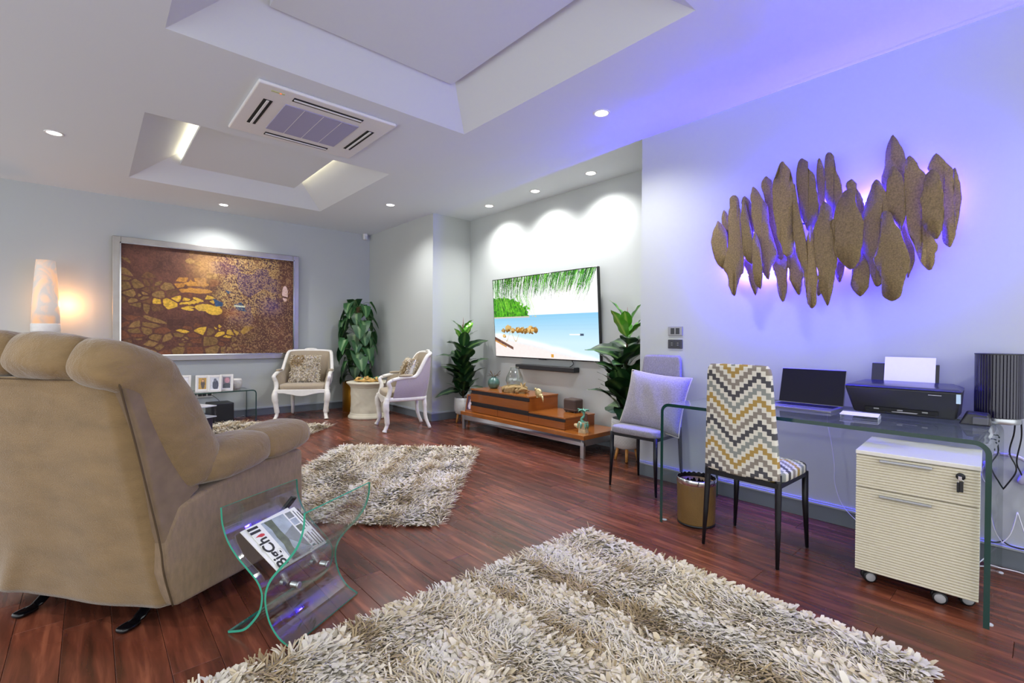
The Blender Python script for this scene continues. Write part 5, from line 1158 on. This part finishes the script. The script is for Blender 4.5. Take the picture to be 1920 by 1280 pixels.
# ------------------------------------------------------------------ painting
def painting_img():
    h, w = 300, 430; r = np.random.RandomState(9); v, u = np.mgrid[0:h, 0:w]; v = v/(h-1); u = u/(w-1); c = lambda s: np.array(S(s))
    n1 = value_noise(h, w, 9, r); n2 = value_noise(h, w, 40, r); n3 = value_noise(h, w, 130, r); wn = r.rand(h, w)
    I = c('#5a372a')*(.55+.9*n1*.6+.5*n3)[..., None]
    I = I*(1-.35*((n2 > .6) & (n3 > .5)))[..., None]
    # stones
    ns = 240; sx = r.rand(ns)*.72; sy = r.rand(ns)
    d1 = np.full((h, w), 9.); d2 = d1.copy(); id_ = np.zeros((h, w), int)
    for i in range(ns):
        d = np.sqrt(((u-sx[i])*1.45+.05*(n1-.5))**2+((v-sy[i])*1.5)**2)
        m = d < d1; d2 = np.where(m, d1, np.minimum(d2, d)); id_ = np.where(m, i, id_); d1 = np.where(m, d, d1)
    st = (d2-d1) > .016
    keep = r.rand(ns) < np.where((sy > .72) | ((sx < .3) & (sy > .3)), .95, np.where((sy > .22) & (sy < .66), .6, .25))
    keep &= ~((sx > .55) & (sy < .7)); keep &= ~((sy > .58) & (sy < .72) & (sx > .2))
    yel = ((sx > .17) & (sx < .53) & (sy > .44) & (sy < .58)) | ((sx > .44) & (sx < .72) & (sy > .70) & (sy < .83) & (r.rand(ns) < .8)) | ((sx > .3) & (sx < .46) & (sy > .70) & (sy < .8) & (r.rand(ns) < .5))
    ora = (sx > .26) & (sx < .46) & (sy > .25) & (sy < .42)
    keep |= yel | ora
    pal = np.array([c('#7d5f34'), c('#6b4a2c'), c('#8a6a3c'), c('#74462c')])[r.randint(0, 4, ns)]
    pal[ora] = c('#b07a33'); pal[yel] = c('#d0a637')
    fade = np.clip((.78-u)/.2, 0, 1)
    stc = pal[id_]*(.62+.6*n3)[..., None]
    k = (st & keep[id_])*fade; I = I*(1-k)[..., None]+stc*k[..., None]
    # bright yellow long slabs
    for x, y, a, b, s_ in ((.44, .545, .06, .035, 0), (.49, .57, .05, .045, .1), (.40, .385, .08, .024, 0), (.39, .32, .07, .02, 0), (.365, .50, .05, .012, -.3), (.34, .565, .035, .013, .2), (.40, .47, .03, .014, .5)):
        d = ((u-x)/a)**2+((v-y-s_*(u-x))/b)**2
        I = np.where((d < 1)[..., None], c('#d8ae3c' if y > .43 else '#bb8438')*(.75+.4*n3)[..., None], I)
    # speckled golden cliffs, upper right
    reg = np.clip((u-.45+.15*(n1-.5))/.08, 0, 1)*np.clip((.66-v+.35*(n1-.5)-.1*(u-.5))/.1, 0, 1)*np.clip((.93-u)/.06, 0, 1)
    sp = np.where((wn*.5+n3*.6 > .62)[..., None], c('#c2a262'), np.where((n2 > .52)[..., None], c('#6d4a33'), c('#4a2f33')))
    sp = np.where((n1 > .62)[..., None] & (wn < .75)[..., None], c('#4b3350')*(.7+.6*n3)[..., None], sp)
    I = I*(1-reg)[..., None]+sp*reg[..., None]
    bl = np.exp(-(((u-.44)/.08)**2+((v-.15)/.14)**2)); I = I*(1-.75*bl)[..., None]+(c('#b58a52')*(.7+.6*n3)[..., None])*(.75*bl)[..., None]
    bl = np.exp(-(((u-.56)/.05)**2+((v-.13)/.12)**2)); I = I*(1-.7*bl)[..., None]+(c('#5a2b33')*(.6+.8*n3)[..., None])*(.7*bl)[..., None]
    pu = np.exp(-(((u-.85)/.07)**2+((v-.50)/.09)**2)); I = I*(1-.8*pu)[..., None]+(c('#4c3569')*(.6+.8*n3)[..., None])*(.8*pu)[..., None]
    og = np.exp(-(((u-.60)/.06)**2+((v-.59)/.05)**2)); I = I*(1-.6*og)[..., None]+(c('#a8672f')*(.7+.6*n3)[..., None])*(.6*og)[..., None]
    for pts in (((.485, .45), (.545, .49), (.54, .525), (.50, .53)), ((.61, .50), (.655, .475), (.69, .57), (.63, .555)), ((.555, .36), (.595, .375), (.575, .40))):
        m = np.ones((h, w), bool); n = len(pts); sg = None
        for i in range(n):
            (xa, ya), (xb, yb) = pts[i], pts[(i+1) % n]; m &= ((xb-xa)*(v-ya)-(yb-ya)*(u-xa)) > 0
        I = np.where(m[..., None], c('#2f4a6b')*(.7+.6*n3)[..., None], I)
    lc = np.abs((v-.515)-.05*(u-.6)) < .008; I = np.where((lc & (u > .61) & (u < .68))[..., None], c('#c8cfb4'), I)
    ov = ((u-.945)/.02)**2+((v-.36)/.085)**2 < 1; I = np.where((ov & (np.abs(v-.40-.3*(u-.945)) > .01))[..., None], c('#d9b9b2'), I)
    spk = (wn*.55+n3*.6 > .74) & (u > .55-.2*(n1-.5)); I = np.where(spk[..., None], I*.35+c('#a8855a')*.65, I)
    I *= (.86+.25*wn)[..., None]*1.12
    return np.clip(I, 0, 1)
t = thing('painting', 'large brown abstract painting of stones in a silver frame on the far wall', 'painting', (1.285, YF-.03, 1.595))
PWd, PHt = 2.17, 1.54; B = .082
for nm, a in (('frame_side', (-PWd/2, -PWd/2+B, -PHt/2, PHt/2)), ('frame_side', (PWd/2-B, PWd/2, -PHt/2, PHt/2)), ('frame_rail', (-PWd/2+B, PWd/2-B, PHt/2-B, PHt/2)), ('frame_rail', (-PWd/2+B, PWd/2-B, -PHt/2, -PHt/2+B))):
    o = MB().box(a[0], a[1], -.035, .03, a[2], a[3]).obj(nm, M['silver'], t, bevel=.006)
fl_ = MB(); e = B-.012
fl_.box(-PWd/2+e, PWd/2-e, -.042, -.03, PHt/2-e-.012, PHt/2-e).box(-PWd/2+e, PWd/2-e, -.042, -.03, -PHt/2+e, -PHt/2+e+.012).box(-PWd/2+e, -PWd/2+e+.012, -.042, -.03, -PHt/2+e, PHt/2-e).box(PWd/2-e-.012, PWd/2-e, -.042, -.03, -PHt/2+e, PHt/2-e)
fl_.obj('inner_lip', M['chrome'], t)
MB().box(-PWd/2+.08, PWd/2-.08, -.008, .02, -PHt/2+.08, PHt/2-.08).obj('backing', M['wood'], t)
M['oil'] = bmat('oil_paint', (.2, .1, .05), .7, attr='Col', bump=(70, .5, .004))
canvas_obj('canvas', painting_img(), -PWd/2+B, PWd/2-B, -PHt/2+B, PHt/2-B, M['oil'], t, -.012, -.012, 'y')

# ------------------------------------------------------------------ white French armchairs
M['fr_w'] = bmat('distressed_white_wood', S('#e2dfd8'), .45, noise=(40, .06)); M['taupe'] = bmat('taupe_upholstery', S('#a3957f'), .85, noise=(120, .1), sheen=.25); M['lilac'] = bmat('greige_upholstery_outside', S('#a79ca6'), .85, noise=(120, .08), sheen=.25)
def armchair(label, loc, rz):
    t = thing('french_armchair', label, 'armchair', loc, rz)
    # local: sitter faces -y
    def rail(s):         # s -1..1 around the back: arm front, arm, crest, arm, arm front
        a = abs(s); sg = math.copysign(1, s) if s else 0
        if a > .72: k = (a-.72)/.28; x, y, z = .30+.012*k, .05-.25*k, .665-.035*k+.012*math.sin(PI*k)
        elif a > .36: k = (a-.36)/.36; kk = k*k*(3-2*k); x, y, z = .245+.055*k**.7, .25-.20*k, .945-.28*kk
        else: k = a/.36; x, y, z = .245*k, .285-.035*k*k, .955+.0*k-.010*k**4
        return Vector((sg*x, y, z))
    def basep(s):
        a = abs(s); sg = math.copysign(1, s) if s else 0
        if a > .55: k = (a-.55)/.45; x, y = .245+.045*k, .14-.38*k
        else: k = a/.55; x, y = .245*math.sin(k*PI/2), .24-.10*(1-math.cos(k*PI/2))
        return Vector((sg*x, y, .40))
    ss = [-1+2*i/48 for i in range(49)]
    def shell(off):
        def f(u, v):
            s = -.93+1.86*u; a, b = basep(s), rail(s); p = a.lerp(b, v); c = Vector((0, -.05, p.z)); d = (p-c).normalized()
            k = min(1., (1-abs(2*u-1))/.07); k2 = min(1., min(v, 1-v)/.08)
            bulge = .018*math.sin(PI*v); return p+d*(off+bulge if off > 0 else .006+(off-bulge*1.4-.006)*k)
        return f
    MB().grid(shell(.008), 40, 12).obj('outer_upholstery', M['lilac'], t, smooth=True)
    MB().grid(shell(-.028), 40, 12).obj('inner_upholstery', M['taupe'], t, smooth=True)
    MB().tube([rail(s) for s in ss], .023, 10).obj('top_rail', M['fr_w'], t, smooth=True)
    MB().blob((0, .283, .975), (.08, .018, .022), .9, 20, 10).obj('crest_carving', M['fr_w'], t, smooth=True)
    for sg in (-1, 1):
        MB().tube(bez([rail(sg), (sg*.315, -.235, .60), (sg*.298, -.215, .53), (sg*.288, -.225, .46), (sg*.292, -.245, .40)], 6), [.022]*5+[.024]*8+[.026]*12, 10).obj('arm_post', M['fr_w'], t, smooth=True)
        MB().blob(rail(sg*.82)+Vector((0, 0, .02)), (.028, .085, .018), .8, 16, 10, M=Matrix.Rotation(sg*.05, 4, 'Z')).obj('arm_pad', M['taupe'], t, smooth=True)
        MB().tube(bez([(sg*.288, -.245, .41), (sg*.298, -.262, .33), (sg*.286, -.25, .2), (sg*.276, -.245, .09), (sg*.288, -.27, .025), (sg*.29, -.275, .008)], 6), [.033]*4+[.036]*6+[.029]*8+[.021]*7+[.026]*6, 10).obj('leg', M['fr_w'], t, smooth=True)
        MB().tube(bez([(sg*.20, .19, .41), (sg*.205, .2, .3), (sg*.205, .21, .15), (sg*.215, .26, .01)], 6), [.026]*7+[.022]*6+[.02]*6, 10).obj('leg', M['fr_w'], t, smooth=True)
        MB().tube([basep(sg*s)+Vector((0, 0, -.005)) for s in [i/24 for i in range(25)]], .027, 8, sq=(1.1, .6)).obj('seat_rail', M['fr_w'], t, smooth=True)
    ap = [(-.29, .425), (.29, .425), (.29, .375), (.2, .372), (.12, .355), (.05, .335), (0, .33), (-.05, .335), (-.12, .355), (-.2, .372), (-.29, .375)]
    MB().prism(ap, -.268, -.238, 'y').obj('apron', M['fr_w'], t, bevel=.006)
    def cu(p):
        k = .80+.2*(.5-p.y/.56); p.x *= min(1, k+.05); return p
    MB().blob((0, -.02, .452), (.285, .245, .052), .45, 36, 16, fn=cu).obj('seat_cushion', M['taupe'], t, smooth=True)
    return t
def shaggy_cushion(label, loc, R_, s, seed):
    t = thing('shaggy_cushion', label, 'cushion', loc)
    p = pillow_mb(s, s, .13); p.v = [tuple(R_ @ Vector(v)) for v in p.v]; p.obj('cover', M['offwhite'], t, smooth=True)
    r = np.random.RandomState(seed); n = 2600; a, b = r.uniform(-1, 1, n), r.uniform(-1, 1, n); sg = np.where(r.rand(n) < .7, 1, -1)
    x, y = a*s/2*(1-.07*(1-b*b)), b*s/2*(1-.07*(1-a*a)); z = sg*.065*np.maximum(0, (1-a**4)*(1-b**4))**.55
    P = np.stack([x, y, z], -1); d = np.stack([r.normal(0, 1, n), r.normal(0, 1, n)-.5, sg*r.uniform(.3, 1.2, n)], -1); d[:, :2] += P[:, :2]/s*2; d /= np.linalg.norm(d, axis=1)[:, None]
    e = np.cross(d, r.normal(0, 1, (n, 3))); e /= np.linalg.norm(e, axis=1)[:, None]
    ln, wd = r.uniform(.02, .034, n)[:, None], r.uniform(.005, .008, n)[:, None]
    Q = np.stack([P-e*wd, P+e*wd, P+d*ln*.6+e*wd, P+d*ln*.6-e*wd, P+d*ln+e*wd*.5-np.array([0, .4, 0])*ln*.3, P+d*ln-e*wd*.5-np.array([0, .4, 0])*ln*.3], 1)
    i0 = np.arange(n)*6; F = np.concatenate([np.stack([i0, i0+1, i0+2, i0+3], -1), np.stack([i0+3, i0+2, i0+4, i0+5], -1)])
    f = nfield(seed, 5, (10, 24)); tn = (f(x+.12, y-.1) > .9)
    C = np.where(tn[:, None], TAN*1.3, np.where((r.rand(n) < .3)[:, None], WARM, CREAM*1.1))*r.uniform(.9, 1.1, n)[:, None]
    V = Q.reshape(-1, 3) @ np.array(R_.to_3x3()).T
    o = meshobj('ruffles', npmesh('ruffles', V, F, M['shag'], np.repeat(C, 6, 0)), t); o['kind'] = 'stuff'
STAND = Matrix(((1, 0, 0, 0), (0, 0, -1, 0), (0, 1, 0, 0), (0, 0, 0, 1)))     # pillow upright, facing -y
c1, a1 = (2.33, 7.10, 0), math.radians(-31)
armchair('white carved French armchair with taupe seat beneath the right end of the painting', c1, a1).scale = (1.15, 1.06, .985)
Rz = Matrix.Rotation(a1, 4, 'Z')
shaggy_cushion('shaggy cream cushion on the armchair under the painting', tuple(Vector(c1)+Rz @ Vector((-.015, .02, .685))), Rz @ Matrix.Rotation(-.28, 4, 'X') @ STAND, .40, 5)
c2, a2 = (3.02, 5.49, 0), math.radians(-107)
armchair('white carved French armchair turned side on, showing its lilac outer back, by the wall corner', c2, a2).scale = (1.04, 1.08, 1.0)
Rz = Matrix.Rotation(a2, 4, 'Z')
shaggy_cushion('shaggy cream and tan cushion in the armchair seen from behind', tuple(Vector(c2)+Rz @ Vector((.0, .04, .685))), Rz @ Matrix.Rotation(-.30, 4, 'X') @ STAND, .40, 6)

# ------------------------------------------------------------------ console at the far wall
t = thing('glass_console', 'low bent glass console table under the painting, holding white photo frames', 'console table', (1.02, 7.34, 0), .06)
waterfall(t, 'glass_sheet', 1.34, .42, .425, .014, .05, M['edge'])
CT = .425
for lb, x, y, img in (('white photo frame with a couple in yellow light, leftmost of the three in the row', 1.085, 7.27, photo_img(1, ('#b9903a', [(.5, .5, .22, .42, '#4a3a34'), (.5, .25, .12, .12, '#d8a070')]))),
                      ('white photo frame with a dark blue figure photo, middle one of the row', 1.21, 7.20, photo_img(2, ('#c5c8d2', [(.55, .6, .36, .42, '#3a3d52'), (.5, .2, .18, .14, '#5a5d70')]))),
                      ('white photo frame with a pink face photo, next to the white bowl', 1.355, 7.25, photo_img(4, ('#7a7480', [(.5, .28, .3, .24, '#c08a96'), (.5, .8, .5, .3, '#3f4450')]))),
                      ('white photo frame half hidden by the recliner back', .90, 7.39, photo_img(6, ('#dcdce0', [(.5, .5, .2, .3, '#a8a8b4')])))):
    photo_frame(lb, (x, y, CT+.001), -.30, .155, .215, M['offwhite'], img, .026, -.16, mount=.008)
t = thing('white_bowl', 'white ribbed round bowl at the right end of the glass console', 'bowl', (1.50, 7.40, CT))
MB().lathe([(0, 0), (.04, 0), (.045, .006), (.064, .035), (.074, .075), (.072, .11), (.062, .142), (.058, .142), (.066, .11), (.068, .075), (.058, .037), (0, .012)], 36).obj('body', M['offwhite'], t, smooth=True)
rb = MB()
for k in range(9): z = .02+.013*k; r0 = .052+.022*math.sin(min(1, (z)/.085)*PI/2)-.004*max(0, (z-.09)/.03); rb.lathe([(r0, z-.003), (r0+.003, z), (r0, z+.003), (r0-.002, z), (r0, z-.003)], 36, closed=True)
rb.obj('ribs', M['offwhite'], t, smooth=True)
t = thing('power_outlets', 'pale wall outlet strip with black plugs behind the glass console', 'socket', (1.13, YF, .36))
MB().box(-.13, .13, -.02, 0, -.045, .045).obj('plate', M['offwhite'], t, bevel=.004)
for x in (-.085, -.02, .03, .09): MB().box(x-.022, x+.02, -.034, -.015, -.024, .026).obj('plug', M['black'], t, bevel=.004)
t = thing('subwoofer', 'black cube subwoofer on the floor under the glass console', 'speaker', (1.30, 7.36, 0), .05)
MB().box(-.135, .135, -.14, .16, .012, .262).obj('cabinet', M['black'], t, bevel=.008, seg=3)
MB().box(-.12, .12, -.146, -.138, .03, .245).obj('grille', bmat('sub_grille', S('#1b1b20'), .9, bump=(300, .5)), t)
for x in (-.1, .1):
    for y in (-.1, .12): MB().lathe([(0, 0), (.015, 0), (.015, .013), (0, .013)], 10, (x, y, 0)).obj('foot', M['black'], t)
cable([(1.20, YF-.03, .37), (1.26, 7.55, .33), (1.30, 7.47, .285), (1.31, 7.44, .263)], .0035, M['cableb'], 'black cable from the outlet strip to the subwoofer')
cable([(1.47, 7.5, .004), (1.52, 7.42, .03), (1.56, 7.5, .02), (1.6, 7.44, .045), (1.63, 7.5, .004), (1.54, 7.55, .004), (1.5, 7.46, .035)], .002, M['cablew'], 'tangled white cable on the floor at the right end of the console')
# clear side table in front of it
t = thing('acrylic_side_table', 'small clear acrylic table with two shelves just beyond the recliner', 'side table', (.82, 6.32, .012), .5)
for z in (.355, .235): MB().box(-.2, .2, -.17, .17, z-.012, z).obj('shelf', M['acryledge'], t, bevel=.003)
for x in (-.19, .19):
    for y in (-.16, .16): MB().box(x-.006, x+.006, y-.006, y+.006, 0, .343).obj('leg', M['acryl'], t)
t2 = thing('media_box', 'dark violet box on the floor inside the acrylic side table', 'box', (.82, 6.32, .012), .5)
MB().box(-.16, .175, -.14, .14, .0, .215).obj('case', bmat('violet_black', S('#2c2438'), .4), t2, bevel=.005)

# ------------------------------------------------------------------ glowing lamp at the far left
t = thing('floor_lamp', 'tall tapering floor lamp glowing orange against the far wall', 'lamp', (-.37, 7.38, 0))
MB().lathe([(0, 0), (.16, 0), (.16, .02), (.15, .03), (.125, .04), (.12, 1.19), (0, 1.19)], 36).obj('base', M['offwhite'], t, smooth=False, bevel=.002)
sm = bpy.data.materials.new('onyx_shade'); sm.use_nodes = True; k = N(sm); b = sm.node_tree.nodes['Principled BSDF']
tc = k.add('ShaderNodeTexCoord'); nz = k.add('ShaderNodeTexNoise'); nz.inputs['Scale'].default_value = 5.; nz.inputs['Detail'].default_value = 3; nz.inputs['Distortion'].default_value = 1.2; k.link(tc.outputs['Object'], nz.inputs['Vector'])
cr = k.add('ShaderNodeValToRGB'); cr.color_ramp.elements[0].position = .40; cr.color_ramp.elements[0].color = S('#a09896')+(1,); cr.color_ramp.elements[1].position = .60; cr.color_ramp.elements[1].color = (1., .42, .10, 1)
k.link(nz.outputs[0], cr.inputs[0]); k.link(cr.outputs[0], b.inputs['Emission Color']); b.inputs['Emission Strength'].default_value = .55; b.inputs['Base Color'].default_value = S('#c8bdb0')+(1,)
MB().lathe([(.118, 1.27), (.112, 1.5), (.10, 1.7), (.085, 1.9), (.078, 1.975), (.074, 1.975), (.082, 1.9), (.097, 1.7), (.109, 1.5), (.115, 1.27), (.118, 1.27)], 36, closed=True).obj('shade', sm, t, smooth=True)
MB().lathe([(0, 1.19), (.122, 1.19), (.124, 1.2), (.124, 1.265), (.12, 1.275), (0, 1.275)], 36).obj('collar', M['offwhite'], t, smooth=False, bevel=.002)
pl = bpy.data.lights.new('bulb', 'POINT'); pl.energy = 5; pl.color = (1, .45, .16); pl.shadow_soft_size = .04
po = bpy.data.objects.new('bulb', pl); COL.objects.link(po); po.parent = t; po.location = (.17, .10, 1.50)
